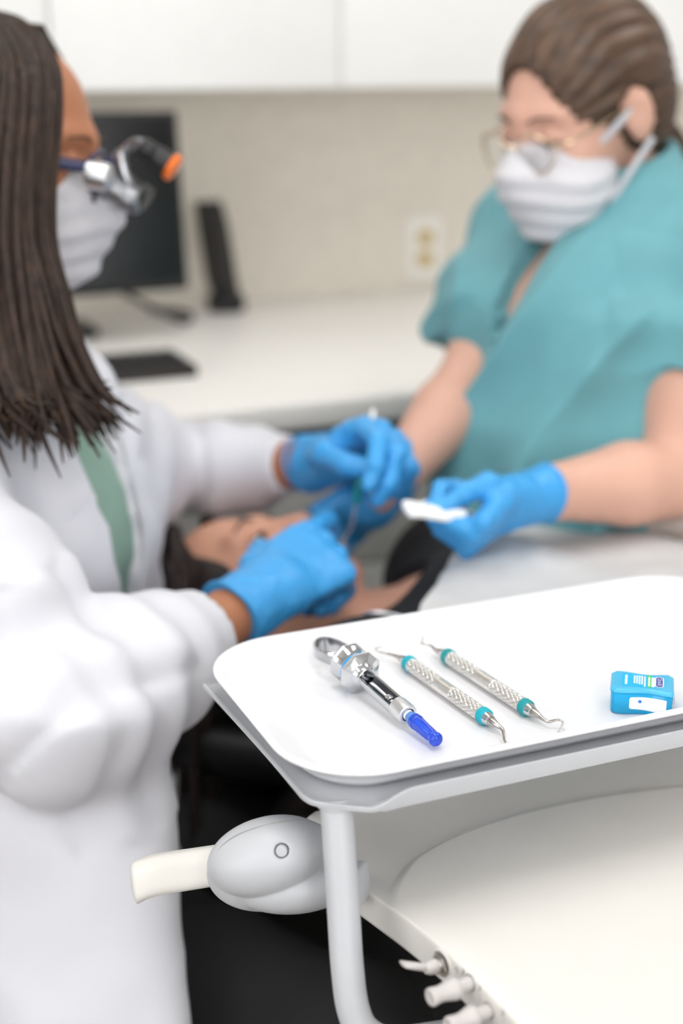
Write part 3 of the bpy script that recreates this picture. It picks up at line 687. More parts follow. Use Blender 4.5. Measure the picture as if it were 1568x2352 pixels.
# ================================================================== floss dispenser
def floss():
    a = nrm(V3(0.0372, -0.0262, 0)); b = V3(-a[1], a[0], 0)
    O = V3(0.5512, 0.8015, TZ0)
    t = empty('floss_dispenser', O + a * 0.02 + b * 0.015); tag(t, 'translucent aqua blue floss dispenser box at the right end of the tray', 'floss box')
    R = np.stack([a, b, ZV], 1); M = mat4(R, O)
    Lx, Ly, H = 0.0440, 0.0305, 0.0205
    def outline(inset=0.0, n=10):
        pts = []; w = lambda s: 0.0015 * math.sin(2 * math.pi * s * 1.15 + 0.6)
        c = 0.003
        for s in np.linspace(0.06, 0.94, 22): pts.append((Lx * s, inset - w(s) * 1.0))
        for k in range(1, 6): an = -math.pi / 2 + math.pi / 2 * k / 6; pts.append((Lx - c + c * math.cos(an) - inset, c + c * math.sin(an) + inset - w(1)))
        for s in np.linspace(0.1, 0.9, 8): pts.append((Lx - inset, Ly * s))
        for k in range(1, 6): an = math.pi / 2 * k / 6; pts.append((Lx - c + c * math.cos(an) - inset, Ly - c + c * math.sin(an) - inset))
        for s in np.linspace(0.94, 0.06, 22): pts.append((Lx * s, Ly - inset + w(s)))
        for k in range(1, 6): an = math.pi / 2 + math.pi / 2 * k / 6; pts.append((c + c * math.cos(an) + inset, Ly - c + c * math.sin(an) - inset))
        for s in np.linspace(0.9, 0.1, 8): pts.append((inset, Ly * s))
        for k in range(1, 6): an = math.pi + math.pi / 2 * k / 6; pts.append((c + c * math.cos(an) + inset, c + c * math.sin(an) + inset))
        return pts
    base = outline(0.0)
    def rg(i, z): return [(Lx / 2 + (x - Lx / 2) * (1 - 2 * i / Lx), Ly / 2 + (y - Ly / 2) * (1 - 2 * i / Ly), z) for x, y in base]
    MB().loft([rg(0.0016, 0.0), rg(0.0006, 0.0008), rg(0.0003, 0.003), rg(0.0, 0.0165), rg(0.0004, 0.0168)]).build('box', M_floss, t, M=M, deg=50)
    lid = MB().loft([rg(0.0003, 0.0169), rg(-0.0005, 0.0172), rg(-0.0006, 0.0184), rg(-0.0002, 0.0193), rg(0.0012, 0.0203), rg(0.0030, H)]).build('lid', M_flosslid, t, M=M, deg=50)
    lb = MB().prism(rrect(0.0075, 0.031, 0.0045, Ly - 0.0045, 0.002), H - 0.0002, H + 0.0001).build('label', M_label, lid, M=M, smooth=False)
    def strip(x0, x1, y0, y1, m, z=0.0002, nm='label_print', r=None):
        q = MB()
        ol = rrect(x0, x1, y0, y1, r, 4) if r else [(x0, y0), (x1, y0), (x1, y1), (x0, y1)]
        q.add([(x, y, H + z) for x, y in ol], [tuple(range(len(ol)))])
        return q.build(nm, m, lid, M=M, smooth=False)
    # logo: navy pill with white keyline, word in it reads along the short side
    strip(0.0310, 0.0372, 0.0062, Ly - 0.0062, M_lblwhite, 0.00025, 'logo_keyline', 0.0026)
    strip(0.0317, 0.0365, 0.0069, Ly - 0.0069, M_lblnavy, 0.0003, 'logo_pill', 0.0021)
    def word(s, size, x, y, m, nm):
        me = text_mesh(s, size)
        for q in me.vertices: q.co = Vector((x - q.co.y * -1.0, y - q.co.x, H + 0.0004)) if False else Vector((x + q.co.y, y - q.co.x, H + 0.0004))
        return link(nm, me, m, lid, M, smooth=False)
    word('Oral-B', 0.0044, 0.0341, Ly / 2, M_lblwhite, 'logo_lettering')
    strip(0.0285, 0.0308, 0.006, Ly - 0.008, M_lblwhite, 0.0002, r=0.0008)
    strip(0.0255, 0.0282, 0.0048, Ly - 0.0048, M_lblgreen, 0.0002)
    strip(0.0262, 0.0274, 0.0068, Ly - 0.008, M_lblwhite, 0.0003)
    for i, (x, y0, y1) in enumerate(((0.0232, 0.0058, 0.0235), (0.0212, 0.0090, 0.0240), (0.0194, 0.0092, 0.0240), (0.0176, 0.0100, 0.0240), (0.0158, 0.0100, 0.0235))):
        yy = y1
        while yy > y0 + 0.001:
            l = 0.0016 + 0.0018 * random.random(); strip(x, x + 0.0011, max(y0, yy - l), yy, M_lblwhite, 0.0002); yy -= l + 0.0005
    strip(0.0096, 0.0112, 0.0075, 0.0165, M_lblwhite); strip(0.0096, 0.0112, 0.0172, 0.0235, M_lblwhite)
    # white window sticker with blue dot on the near side
    w = lambda s: 0.0015 * math.sin(2 * math.pi * s * 1.15 + 0.6)
    xs = [0.0136, 0.0139, 0.0145] + list(np.linspace(0.016, 0.0398, 16))
    zl = lambda x: 0.0050 - 0.0022 * (x - 0.0142) / 0.026 + 0.0012 * max(0, 1 - (x - 0.0136) / 0.0012) ** 2
    zh = lambda x: 0.0142 - 0.0012 * max(0, 1 - (x - 0.0136) / 0.0012) ** 2
    q = MB(); n = len(xs); q.add([(x, -w(x / Lx) - 0.00035, zl(x)) for x in xs] + [(x, -w(x / Lx) - 0.00035, zh(x)) for x in xs], [(k, k + 1, n + k + 1, n + k) for k in range(n - 1)]); q.build('sticker', M_lblwhite, t, M=M, smooth=False)
    q = MB(); cx, cz = 0.0210, 0.0108
    q.add([(cx + 0.0013 * math.cos(k * math.pi / 10), -w(cx / Lx) - 0.0006, cz + 0.0013 * math.sin(k * math.pi / 10)) for k in range(20)], [tuple(range(20))]); q.build('sticker_dot', M_dot, t, M=M, smooth=False)
    # folded metal cutter on the right end
    q = MB(); xx = Lx + 0.0002
    for pts in (((0.002, 0.003), (0.002, 0.0165), (0.0035, 0.0165), (0.0035, 0.003)), ((0.0035, 0.0165), (0.0105, 0.006), (0.0115, 0.0075), (0.0045, 0.0175)), ((0.0100, 0.0055), (0.012, 0.012), (0.013, 0.0116), (0.0112, 0.0055)), ((0.002, 0.003), (0.0105, 0.003), (0.0105, 0.0045), (0.002, 0.0045))):
        q.add([(xx, y, z) for y, z in pts] + [(xx + 0.0008, y, z) for y, z in pts], [(0, 1, 2, 3), (7, 6, 5, 4), (0, 4, 5, 1), (1, 5, 6, 2), (2, 6, 7, 3), (3, 7, 4, 0)])
    q.build('cutter', M_satin, t, M=M)
    MB().tube(spline([(Lx + 0.0006, 0.010, 0.007), (Lx + 0.002, 0.014, 0.004), (Lx + 0.0016, 0.018, 0.010), (Lx + 0.0005, 0.024, 0.016)], 6), 0.00035, 8).build('floss_thread', M_lblwhite, t, M=M)
floss()
for k, (x, y, rz, lab) in enumerate(((0.606, 0.928, -20, 'white folded gauze pad lying behind the floss box, farther one'), (0.616, 0.879, -24, 'white folded gauze pad lying just behind the floss box, nearer one'))):
    M = Matrix.Translation((x, y, TZ0 + 0.0001)) @ Matrix.Rotation(math.radians(rz), 4, 'Z')
    g = MB()
    g.box((-0.024, -0.021, 0), (0.024, 0.021, 0.0008)); g.box((-0.0236, -0.0206, 0.0008), (0.024, 0.021, 0.0014))
    tag(g.build('gauze_pad', M_gauze, None, 0.0002, 1, M=M), lab, 'gauze', 'gauze pads on the tray')

# ================================================================== delivery unit
def unit():
    Ov = V3(0.3772, 0.6206, 0); uy = V3(-0.1493, 0.9888, 0); ux = V3(0.9888, 0.1493, 0)
    M = mat4(np.stack([ux, uy, ZV], 1), Ov)
    t = empty('delivery_unit', (0.6, 0.72, 0.72)); tag(t, 'off-white dental delivery unit with knobs on its side below the tray', 'dental unit')
    edge = lambda y: 0.795 + 0.0125 * math.exp(-((y - 0.085) / 0.1) ** 2)
    bx = np.array([-0.03, 0.003, 0.0145, 0.03, 0.06, 0.112, 0.187, 0.279, 0.4, 0.56]); by = np.array([0.09, 0.134, 0.148, 0.164, 0.182, 0.189, 0.180, 0.151, 0.095, 0.0])
    sb = np.array(spline(np.stack([bx, by], 1), 10))
    def bound(x): return float(np.interp(x, sb[:, 0], sb[:, 1]))
    Y0, Y1, W = -0.2, 0.288, 0.5
    def xl(y): return 0.0 if y < Y1 - 0.04 else 0.04 - math.sqrt(max(0, 0.04 ** 2 - (y - Y1 + 0.04) ** 2))
    def height(x, y):
        dl = x - xl(y); dr = W - x; df = Y1 - y
        z = edge(y) * max(0, 1 - dl / 0.25) + 0.806 * min(1, max(0, dl / 0.25))
        # signed distance to the edge of the rear hump (approximate by slope of the boundary)
        s = (bound(x + 0.002) - bound(x - 0.002)) / 0.004
        g = (y - bound(x)) / math.sqrt(1 + s * s)
        k = min(1, max(0, g / 0.009)); k = k * k * (3 - 2 * k); far = min(1, max(0, (g - 0.009) / 0.06))
        z += (-0.0052 * k + 0.0030 * far) * min(1, dl / 0.02 + 0.1)
        e = min(dl + 0.0005, dr, df + 0.0005)
        if e < 0.02: z -= 0.004 * (1 - e / 0.02) ** 2 if dl > df else 0.0025 * (1 - e / 0.02) ** 2
        return z
    ys = np.concatenate([np.linspace(Y0, 0.08, 60, endpoint=False), np.linspace(0.08, 0.24, 110, endpoint=False), np.linspace(0.24, Y1, 30)])
    fx = np.concatenate([np.linspace(0, 0.02, 16, endpoint=False), np.linspace(0.02, 0.16, 60, endpoint=False), np.linspace(0.16, 1, 80)])
    v = []; f = []
    for y in ys:
        a = xl(y) + 0.0015
        for q in fx: x = a + (W - a) * q; v.append((x, y, height(x, y)))
    n = len(fx)
    for i in range(len(ys) - 1):
        for j in range(n - 1): f.append((i * n + j, i * n + j + 1, (i + 1) * n + j + 1, (i + 1) * n + j))
    link('deck', mesh_from(v, f), M_shell, t, M)
    # side wall: fine bevel at the top, panel below it, tucked in underneath
    rings = []
    path = [(0.5 - 0.0, Y0, 0)] + []
    ol = [(xl(y), y) for y in ys] + [(x, Y1) for x in np.linspace(0.045, W, 12)] + [(W, y) for y in np.linspace(Y1, Y0, 10)[1:]] + [(x, Y0) for x in np.linspace(W, 0, 8)[1:-1]]
    cx, cy = 0.25, 0.05
    def ring(ins, dz):
        out = []
        for x, y in ol:
            k = ins; xx = x + (k if x < cx else -k); yy = y
            if y > Y1 - 0.042: yy = y - k
            zz = height(max(xx, xl(y) + 0.0015), min(y, Y1)) if dz > -0.0025 else edge(y) if x < 0.3 else 0.80
            out.append((xx, yy, zz + dz))
        return out
    def lowring(ins, dz):
        out = []
        for x, y in ol: out.append((x + (ins if x < cx else -ins), y - (ins if y > Y1 - 0.042 else 0), (edge(y) if x < 0.3 else 0.8) + dz))
        return out
    MB().loft([ring(0.0015, 0.0), ring(0.0004, -0.0006), ring(0.0, -0.0016), lowring(0.0, -0.006), lowring(0.0, -0.024), lowring(0.001, -0.027), lowring(0.006, -0.0285), lowring(0.13, -0.030), [(x, y, 0.70) for x, y, z in lowring(0.14, 0)]], cap=False).build('side_panel', M_shell, t, M=M, deg=60)
    q = MB(); q.add([(0.14, Y0, 0.70), (W - 0.14, Y0, 0.70), (W - 0.14, Y1 - 0.14, 0.70), (0.14, Y1 - 0.14, 0.70)], [(0, 3, 2, 1)]); q.build('underside', M_shell, t, M=M)
    # push-pull knobs
    for y, z in ((0.0485, 0.7985), (0.0290, 0.7905), (-0.010, 0.786), (-0.049, 0.783)):
        d = 0.8
        k = MB().lathe([(0.0050, 0.0100), (0.0066, 0.0103), (0.0072, 0.0112), (0.0072, 0.0130), (0.0063, 0.0165), (0.0053, 0.0205), (0.0051, 0.0235), (0.0055, 0.0265), (0.0058, 0.0288), (0.0055, 0.0300), (0.0047, 0.0304), (0.0042, 0.0301)], 32, (0, y, z), (-1, 0, 0.02)).build('knob', M_knob, t, M=M, deg=50)
        MB().lathe([(0.0046, -0.001), (0.0046, 0.0108)], 28, (0, y, z), (-1, 0, 0.02)).build('shaft', M_knob, k, M=M)
        MB().lathe([(0.0052, -0.0002), (0.0052, 0.0002)], 28, (0, y, z), (-1, 0, 0.02)).build('shaft_hole', M_ink, k, M=M)
    # toggle switch: recess, nickel nut, bushing, flattened lever
    y, z = 0.0775, 0.7945
    g = MB().lathe([(0.0098, 0.0), (0.0094, 0.0006), (0.0086, 0.0009), (0.0086, 0.0)], 36, (0, y, z), (-1, 0, 0)).build('switch_boss', M_shell, t, M=M, deg=30)
    MB().loft([[(-h, y + r * math.cos(k * math.pi / 3), z + r * math.sin(k * math.pi / 3)) for k in range(6)] for h, r in ((0.0008, 0.0072), (0.0028, 0.0074), (0.0032, 0.0070))]).build('switch_nut', M_nickel, g, M=M, deg=20)
    MB().lathe([(0.0056, 0.003), (0.0056, 0.0036), (0.0052, 0.0037), (0.0056, 0.0042), (0.0052, 0.0046), (0.0055, 0.005), (0.0048, 0.0053)], 28, (0, y, z), (-1, 0, 0)).build('switch_bushing', M_nickel, g, M=M, deg=20)
    MB().lathe([(0.0046, 0.005), (0.0049, 0.008), (0.0042, 0.0115), (0.0030, 0.0135)], 28, (0, y, z), (-1, 0.0, 0.08)).build('switch_dome', M_knob, g, M=M)
    MB().loft([[(-a, y + dy + 0.0034 * s * cy_, z + dz + 0.0030 * s2 * cz_) for cy_, cz_ in ((math.cos(q), math.sin(q)) for q in np.linspace(0, 2 * math.pi, 20, endpoint=False))] for a, dy, dz, s, s2 in ((0.0105, 0, 0.0012, 0.75, 0.9), (0.016, 0.001, 0.003, 0.8, 0.95), (0.022, 0.003, 0.005, 1.1, 0.8), (0.0265, 0.0045, 0.0066, 1.2, 0.65), (0.0275, 0.005, 0.007, 1.0, 0.5))]).build('switch_lever', M_knob, g, M=M, deg=50)
    # printed spray marks beside each control
    def mark(y, z, arc=False):
        q = MB(); x0 = -0.00012
        def bar(y0, z0, y1, z1, w=0.00022):
            d = nrm(V3(0, y1 - y0, z1 - z0)); s = np.cross(d, V3(1, 0, 0)) * w
            q.add([(x0, y0 + s[1], z0 + s[2]), (x0, y1 + s[1], z1 + s[2]), (x0, y1 - s[1], z1 - s[2]), (x0, y0 - s[1], z0 - s[2])], [(0, 1, 2, 3)])
        if arc:
            pp = [(y + 0.0016 * math.cos(a), z + 0.0016 * math.sin(a)) for a in np.linspace(0.2, 4.4, 10)]
            for a, b in zip(pp[:-1], pp[1:]): bar(*a, *b)
            bar(y - 0.0005, z + 0.0028, y - 0.001, z - 0.0002)
        else:
            bar(y + 0.0006, z + 0.0042, y, z + 0.001); bar(y - 0.0014, z + 0.0036, y, z + 0.001); bar(y, z + 0.001, y + 0.0004, z - 0.0008)
            for a, b in ((0.0016, 0.0002), (0.0014, -0.0016), (-0.0002, -0.0024), (-0.0014, -0.0016), (0.0004, -0.004), (-0.0012, -0.0044)): bar(y + a, z + b, y + a + 0.0001, z + b - 0.0008)
        q.build('printed_mark', M_ink, t, M=M, smooth=False)
    mark(0.0630, edge(0.063) - 0.0085, True); mark(0.0555, edge(0.0555) - 0.0062); mark(0.0385, edge(0.0385) - 0.0066); mark(0.0150, edge(0.015) - 0.0066)
    # pull handle at the far side, on a moulded knuckle housing
    e3 = -FW
    B = np.stack([RT, UP, e3], 1)
    c = at(618, 1978, 0.975)
    lo, hi = c - V3(0.075, 0.075, 0.07), c + V3(0.085, 0.075, 0.07)
    Rr = lambda deg: B @ np.array(Matrix.Rotation(math.radians(deg), 3, 'Z'))
    vo = Vol(lo, hi, 0.0011)
    vo.ell(at(628, 1984, 1.002), (0.0470, 0.0315, 0.027), Rr(13), 0.0)             # back shell
    vo.ell(at(672, 2030, 0.993), (0.0420, 0.0195, 0.0285), Rr(3), 0.002)           # lower bowl
    vo.ell(at(616, 1966, 0.985), (0.0425, 0.0262, 0.0325), Rr(14), 0.0006)         # front cover
    hc = at(646, 1957, 0.9535); vo.cap(hc + e3 * 0.02, hc - e3 * 0.0052, 0.0047, 0.0047, 0.0010, 's')
    VH = vo
    vo.build('knuckle_housing', M_holder, t, smooth=1)
    MB().lathe([(0.0040, -0.006), (0.0040, -0.0022), (0.0034, -0.0014), (0.0001, -0.0012)], 28, hc, e3).build('screw_plug', M_holder, t)
    # parting line of the top cap
    pts = [p for p in [cast(VH, at(px, py, 0.9), at(px, py, 1.0) - CAMP, 0.16) for px, py in ((484, 1990), (494, 1965), (512, 1940), (540, 1920), (575, 1905), (610, 1895), (650, 1887), (690, 1883))] if p is not None]
    MB().tube(spline(pts, 4), 0.00035, 6).build('parting_line', M_grey, t)
    # grip
    g0, g1, g2, g3 = at(560, 1978, 1.0), at(440, 1996, 1.015), at(355, 2010, 1.03), at(306, 2028, 1.035)
    sp = spline([g0, g1, g2, g3], 8); rr = []
    for i, p in enumerate(sp):
        s = i / (len(sp) - 1); hgt = 0.0135 + 0.0015 * s; wid = 0.011; tilt = 0.35 * max(0, s - 0.6)
        if i == len(sp) - 1: hgt *= 0.8; wid *= 0.75
        rr.append([p + (UP + RT * -tilt) * z + e3 * x for x, z in rrect(-wid, wid, -hgt, hgt, 0.0085, 6)])
    rr.append([p * 0.45 + (sp[-1] - RT * 0.0022 - UP * 0.0006) * 0.55 for p in rr[-1]])
    MB().loft(rr).build('grip', M_shell, t, deg=70)
    # pivot boss where the housing meets the unit
    MB().prism(rrect(-0.014, 0.014, -0.013, 0.013, 0.006), -0.03, 0.006).build('pivot_boss', M_holder, t, 0.003, 3, M=mat4(np.stack([nrm(RT * 0.2 + FWH), UP, nrm(np.cross(nrm(RT * 0.2 + FWH), UP))], 1), at(818, 2030, 0.985)))
    # support arm below
    MB().tube([(0.66, 0.78, 0.70), (0.66, 0.78, 0.56), (0.70, 0.74, 0.5), (1.1, 0.35, 0.5)], 0.03, 20).build('support_arm', M_shell, t)
    MB().tube([(1.1, 0.35, 0.52), (1.1, 0.35, 0.0)], 0.045, 20).build('support_column', M_shell, t)
unit()

# ================================================================== people: shared builders
def skin(name, c): return mat(name, c, 0.5, var=0.05, scale=18, bump=0.08, bscale=350, sss=0.12, spec=0.35)
M_skinD = skin('brown_skin', rgb(176, 118, 86)); M_skinA = skin('fair_skin', rgb(214, 168, 148)); M_skinP = skin('light_tan_skin', rgb(216, 162, 136))
M_glove = mat('blue_nitrile', rgb(62, 158, 222), 0.42, var=0.04, scale=40, bump=0.12, bscale=120, spec=0.5)
M_mask = mat('white_mask_fabric', rgb(214, 212, 216), 0.8, var=0.015, bump=0.1, bscale=500)
M_coat = mat('white_cotton', rgb(216, 216, 222), 0.85, var=0.01, bump=0.12, bscale=700, sheen=0.1)
M_scrubG = mat('sage_green_scrub', rgb(132, 160, 146), 0.85, var=0.03, bump=0.1, bscale=700)
M_scrubT = mat('teal_scrub', rgb(102, 160, 168), 0.8, var=0.04, bump=0.12, bscale=700, sheen=0.1)
M_pants = mat('black_trousers', rgb(20, 19, 20), 0.8, var=0.1, bump=0.1, bscale=500)
M_shirt = mat('black_shirt', rgb(24, 24, 26), 0.85, var=0.1, bump=0.1, bscale=500)
M_cream = mat('cream_trousers', rgb(222, 214, 202), 0.85, var=0.03)
M_hairD = mat('dark_brown_hair', rgb(50, 36, 28), 0.52, spec=0.3, var=0.55, scale=10, stretch=(14, 14, 1.0), bump=0.5, bscale=30)
M_hairA = mat('chestnut_hair', rgb(80, 58, 42), 0.45, var=0.5, scale=10, stretch=(9, 1.3, 9), bump=0.5, bscale=22)
M_hairP = mat('black_brown_hair', rgb(40, 30, 27), 0.5, spec=0.3, var=0.5, scale=10, stretch=(10, 10, 1.2), bump=0.5, bscale=30)
M_brow = mat('dark_brow', rgb(52, 36, 28), 0.7)
M_eye = mat('eye_white', rgb(232, 228, 222), 0.2); M_iris = mat('dark_iris', rgb(48, 30, 20), 0.15)
M_lip = mat('pink_lip', rgb(196, 104, 92), 0.4)
M_navy = mat('navy_frame_plastic', rgb(24, 36, 86), 0.25); M_orange = mat('orange_filter', rgb(236, 112, 20), 0.35)
M_gold = mat('pale_gold_wire', (0.8, 0.6, 0.42, 1), 0.2, 1.0); M_lens = mat('clear_lens', rgb(250, 250, 250), 0.02, trans=0.97, var=0.0)
M_shoe = mat('black_shoe', rgb(18, 18, 18), 0.5)

def headform(V, R, c, k=0.012):
    """adds a head to a body volume; R columns right, forward, up; c between the ears"""
    L = lambda x, y, z: c + R @ V3(x, y, z)
    V.ell(L(0, -0.014, 0.036), (0.073, 0.094, 0.080), R, 0.02)
    V.ell(L(0, 0.026, -0.018), (0.061, 0.064, 0.082), R, 0.02)
    V.ell(L(0, 0.044, -0.072), (0.043, 0.042, 0.034), R, 0.02)
    V.ell(L(0, 0.072, -0.096), (0.019, 0.016, 0.015), R, 0.014)
    for s in (-1, 1):
        V.ell(L(s * 0.037, 0.052, -0.028), (0.024, 0.026, 0.026), R, 0.016)
        V.cap(L(0, 0.079, 0.024), L(s * 0.042, 0.068, 0.024), 0.010, 0.009, 0.014)
        V.ell(L(s * 0.033, 0.096, 0.004), (0.017, 0.017, 0.010), R, 0.014, 's')
        V.cap(L(s * 0.020, 0.0835, 0.002), L(s * 0.046, 0.074, 0.001), 0.0065, 0.005, 0.006)
        V.ell(L(s * 0.078, -0.012, 0.0), (0.0085, 0.019, 0.031), R @ np.array(Matrix.Rotation(s * 0.35, 3, 'Z')), 0.006)
        V.ell(L(s * 0.088, -0.006, 0.004), (0.007, 0.009, 0.016), R, 0.005, 's')
        V.ell(L(s * 0.012, 0.094, -0.037), (0.008, 0.010, 0.0075), R, 0.006)
    V.cap(L(0, 0.084, 0.010), L(0, 0.106, -0.030), 0.0075, 0.0105, 0.012)
    V.ell(L(0, 0.084, -0.064), (0.025, 0.012, 0.012), R, 0.012)
def lips(R, c, parent, m, gap=0.006):
    M = mat4(R, c)
    for nm, z, r in (('upper_lip', -0.0575 + gap * 0.2, 0.0052), ('lower_lip', -0.070 - gap, 0.0062)):
        p = spline([(-0.024, 0.081, -0.064 - gap * 0.3), (-0.011, 0.0925, z), (0, 0.0935, z - 0.001), (0.011, 0.0925, z), (0.024, 0.081, -0.064 - gap * 0.3)], 6)
        n = len(p); MB().tube(p, [r * (0.25 + 0.75 * math.sin(math.pi * i / (n - 1))) for i in range(n)], 10, flat=1.0).build(nm, m, parent, M=M)
def eyes(R, c, parent, lid, iris_down=0.006, brow=M_brow, closed=0.55):
    M = mat4(R, c)
    for s in (-1, 1):
        e = MB().lathe([(0.0125 * math.sin(a), -0.0125 * math.cos(a)) for a in np.linspace(0.02, math.pi - 0.02, 16)], 24, (s * 0.033, 0.0725, 0.002), (0, 1, 0)).build('eye', M_eye, parent, M=M)
        d = nrm(V3(0, 1, -iris_down / 0.0125))
        MB().lathe([(0.0058 * math.cos(a), 0.0110 + 0.0019 * math.sin(a)) for a in np.linspace(0, 1.5, 6)], 20, (s * 0.033, 0.0725, 0.002), d).build('iris', M_iris, e, M=M)
        # upper lid: part of a sphere just outside the eyeball
        rings = []
        for a in np.linspace(0.15, 0.15 + 1.75 * closed + 0.5, 10):
            rings.append([(s * 0.033 + 0.0137 * math.sin(b) , 0.0725 + 0.0137 * math.cos(b) * math.sin(a), 0.002 + 0.0137 * math.cos(b) * math.cos(a)) for b in np.linspace(-1.35, 1.35, 14)])
        q = MB(); q.loft(rings, cap=False, closed=False); ld = q.build('eyelid', lid, parent, M=M)
        MB().tube([(p[0], p[1] + 0.001, p[2]) for p in rings[-1]], 0.0011, 6).build('lashes', brow, ld, M=M)
        MB().tube(spline([(s * 0.016, 0.0905, 0.022), (s * 0.030, 0.0885, 0.0275), (s * 0.048, 0.077, 0.024)], 6), [0.0014] * 4 + [0.0021] * 5 + [0.0014] * 3 + [0.0007], 8, flat=0.6).build('eyebrow', brow, parent, M=M)
def facemask(R, c, parent, seed):
    M = mat4(R, c)
    V = Vol((-0.09, -0.02, -0.135), (0.09, 0.14, 0.02), 0.0025)
    V.ell((0, 0.050, -0.056), (0.071, 0.066, 0.062))
    V.ell((0, 0.088, -0.034), (0.026, 0.036, 0.030), None, 0.03)
    V.ell((0, 0.058, -0.098), (0.044, 0.044, 0.026), None, 0.02)
    V.half((0, 0.012, 0), (0, -1, 0.12), 0.006)
    V.half((0, 0.06, -0.004), (0, -0.25, 1), 0.006)
    def dp(P, g):
        q = P[:, 2] + 0.012 * np.abs(P[:, 0]) / 0.05 * 0 + 0.25 * P[:, 0] ** 2 / 0.05
        return 0.0016 * np.sin(q * 2 * math.pi / 0.026 + seed) * (P[:, 1] > 0.02) + 0.0022 * vnoise(P, 22, seed)
    m = V.build('face_mask', M_mask, parent, M=M, disp=dp, smooth=2)
    for s in (-1, 1):
        for z, zz in ((-0.018, 0.018), (-0.088, -0.030)):
            MB().tube(spline([(s * 0.060, 0.034, z), (s * 0.074, 0.012, (z + zz) / 2), (s * 0.083, -0.022, zz)], 6), 0.0048, 10, flat=0.35, ref=(1, 0, 0)).build('ear_loop', M_mask, m, M=M)
    return m

FING = ((0.027, 0.088, (0.042, 0.025, 0.020), 0.0092), (0.0085, 0.092, (0.046, 0.028, 0.020), 0.0095), (-0.0105, 0.087, (0.042, 0.026, 0.020), 0.0090), (-0.0285, 0.078, (0.033, 0.020, 0.018), 0.0080))
def glove_hand(name, parent, W, f, n, side, curls, thumb, sc=1.0, cuff=0.05, spread=0.06, fore=None, disp=0.0012, fpts=None, tpts=None):
    """side +1 right hand, -1 left; curls: four (mcp, pip, dip) in degrees; thumb: local (f, s, n) points"""
    f = nrm(f); n = nrm(np.asarray(n) - f * (np.asarray(n) @ f)); s = np.cross(n, f) * side
    W = np.asarray(W, float); V = Vol(W - 0.2 * sc, W + 0.2 * sc, 0.0019)
    L = lambda a, b, c: W + sc * (f * a + s * b + n * c)
    fo = f if fore is None else nrm(fore)
    V.ecap(L(0.012, 0, 0), L(0.074, 0, 0), s, (0.031 * sc, 0.018 * sc), (0.041 * sc, 0.0135 * sc), 0.006)
    V.ecap(L(0.02, 0.016, -0.006), L(0.058, 0.026, -0.006), s, (0.018 * sc, 0.014 * sc), (0.014 * sc, 0.012 * sc), 0.012)
    V.ecap(W - fo * cuff, W + f * 0.02, s, (0.0315 * sc, 0.0300 * sc), (0.030 * sc, 0.024 * sc), 0.012)
    for i, (so, fo_, ln, r) in enumerate(FING):
        p = L(fo_ - 0.012, so, 0.001); a = 0.0; ps = [p, L(fo_, so, 0)]; sp = spread * (1.5 - i) * 0.8
        d0 = nrm(f + s * sp); p = ps[-1]
        for q in range(3):
            a += math.radians(curls[i][q]); d = d0 * math.cos(a) - n * math.sin(a); p = p + sc * ln[q] * d; ps.append(p)
        if fpts and i in fpts: ps = ps[:2] + list(fpts[i])
        rs = [r * 1.1, r * 1.08, r, r * 0.93, r * 0.8]
        for q in range(4): V.cap(ps[q], ps[q + 1], rs[q] * sc, rs[q + 1] * sc, 0.0035 if q else 0.008)
    tp = tpts if tpts else [L(*q) for q in thumb]
    tr = [0.0135, 0.0118, 0.0105, 0.0085][:len(tp)]
    for q in range(len(tp) - 1): V.cap(tp[q], tp[q + 1], tr[q] * sc, tr[q + 1] * sc, 0.008 if q == 0 else 0.004)
    V.half(W - fo * cuff, -fo, 0.002)
    o = V.build(name, M_glove, parent, disp=(lambda P, g: disp * (vnoise(P, 55, 3) + 0.7 * vnoise(P, 110, 5))), smooth=1)
    # rolled cuff bead
    v2 = np.cross(fo, s); c0 = W - fo * cuff
    MB().tube([c0 + sc * (s * 0.0312 * math.cos(a) + v2 * 0.0297 * math.sin(a)) + fo * 0.0015 * math.sin(3 * a) for a in np.linspace(0, 2 * math.pi, 40)], 0.0021, 8).build('cuff_bead', M_glove, o)
    return o
def stool(label, p, zseat, rot):
    t = empty('stool', (p[0], p[1], 0)); tag(t, label, 'stool')
    x, y = p[0], p[1]
    MB().lathe([(0.05, zseat - 0.075), (0.185, zseat - 0.07), (0.2, zseat - 0.045), (0.198, zseat - 0.015), (0.17, zseat), (0.02, zseat + 0.002)], 36, (x, y, 0)).build('seat', M_leather, t)
    MB().lathe([(0.03, zseat - 0.07), (0.028, 0.25), (0.04, 0.25), (0.04, 0.1), (0.06, 0.08)], 24, (x, y, 0)).build('column', M_satin, t)
    for k in range(5):
        a = rot + 2 * math.pi * k / 5; d = V3(math.cos(a), math.sin(a), 0)
        c = V3(x, y, 0)
        MB().tube([c + d * 0.03 + ZV * 0.1, c + d * 0.18 + ZV * 0.085, c + d * 0.27 + ZV * 0.065], [0.026, 0.02, 0.016], 12).build('foot', M_satin, t)
        w = np.cross(d, ZV)
        MB().lathe([(0.01, -0.014), (0.026, -0.012), (0.026, 0.012), (0.01, 0.014)], 20, c + d * 0.27 + ZV * 0.028, w).build('caster', M_black, t)
def folds(seed, a1=0.006, a2=0.003, s1=11, s2=26, extra=None):
    def f(P, g):
        w = P + 0.03 * np.stack([vnoise(P, 7, seed + 1), vnoise(P, 7, seed + 2), vnoise(P, 7, seed + 3)], 1)
        r = a1 * (0.5 - np.abs(vnoise(w, s1, seed + 4))) * 1.6 + a2 * vnoise(w, s2, seed + 5)
        return r + (extra(P) if extra else 0)
    return f
def seg_t(P, a, b):
    ab = b - a; return ((P - a) @ ab) / (ab @ ab)
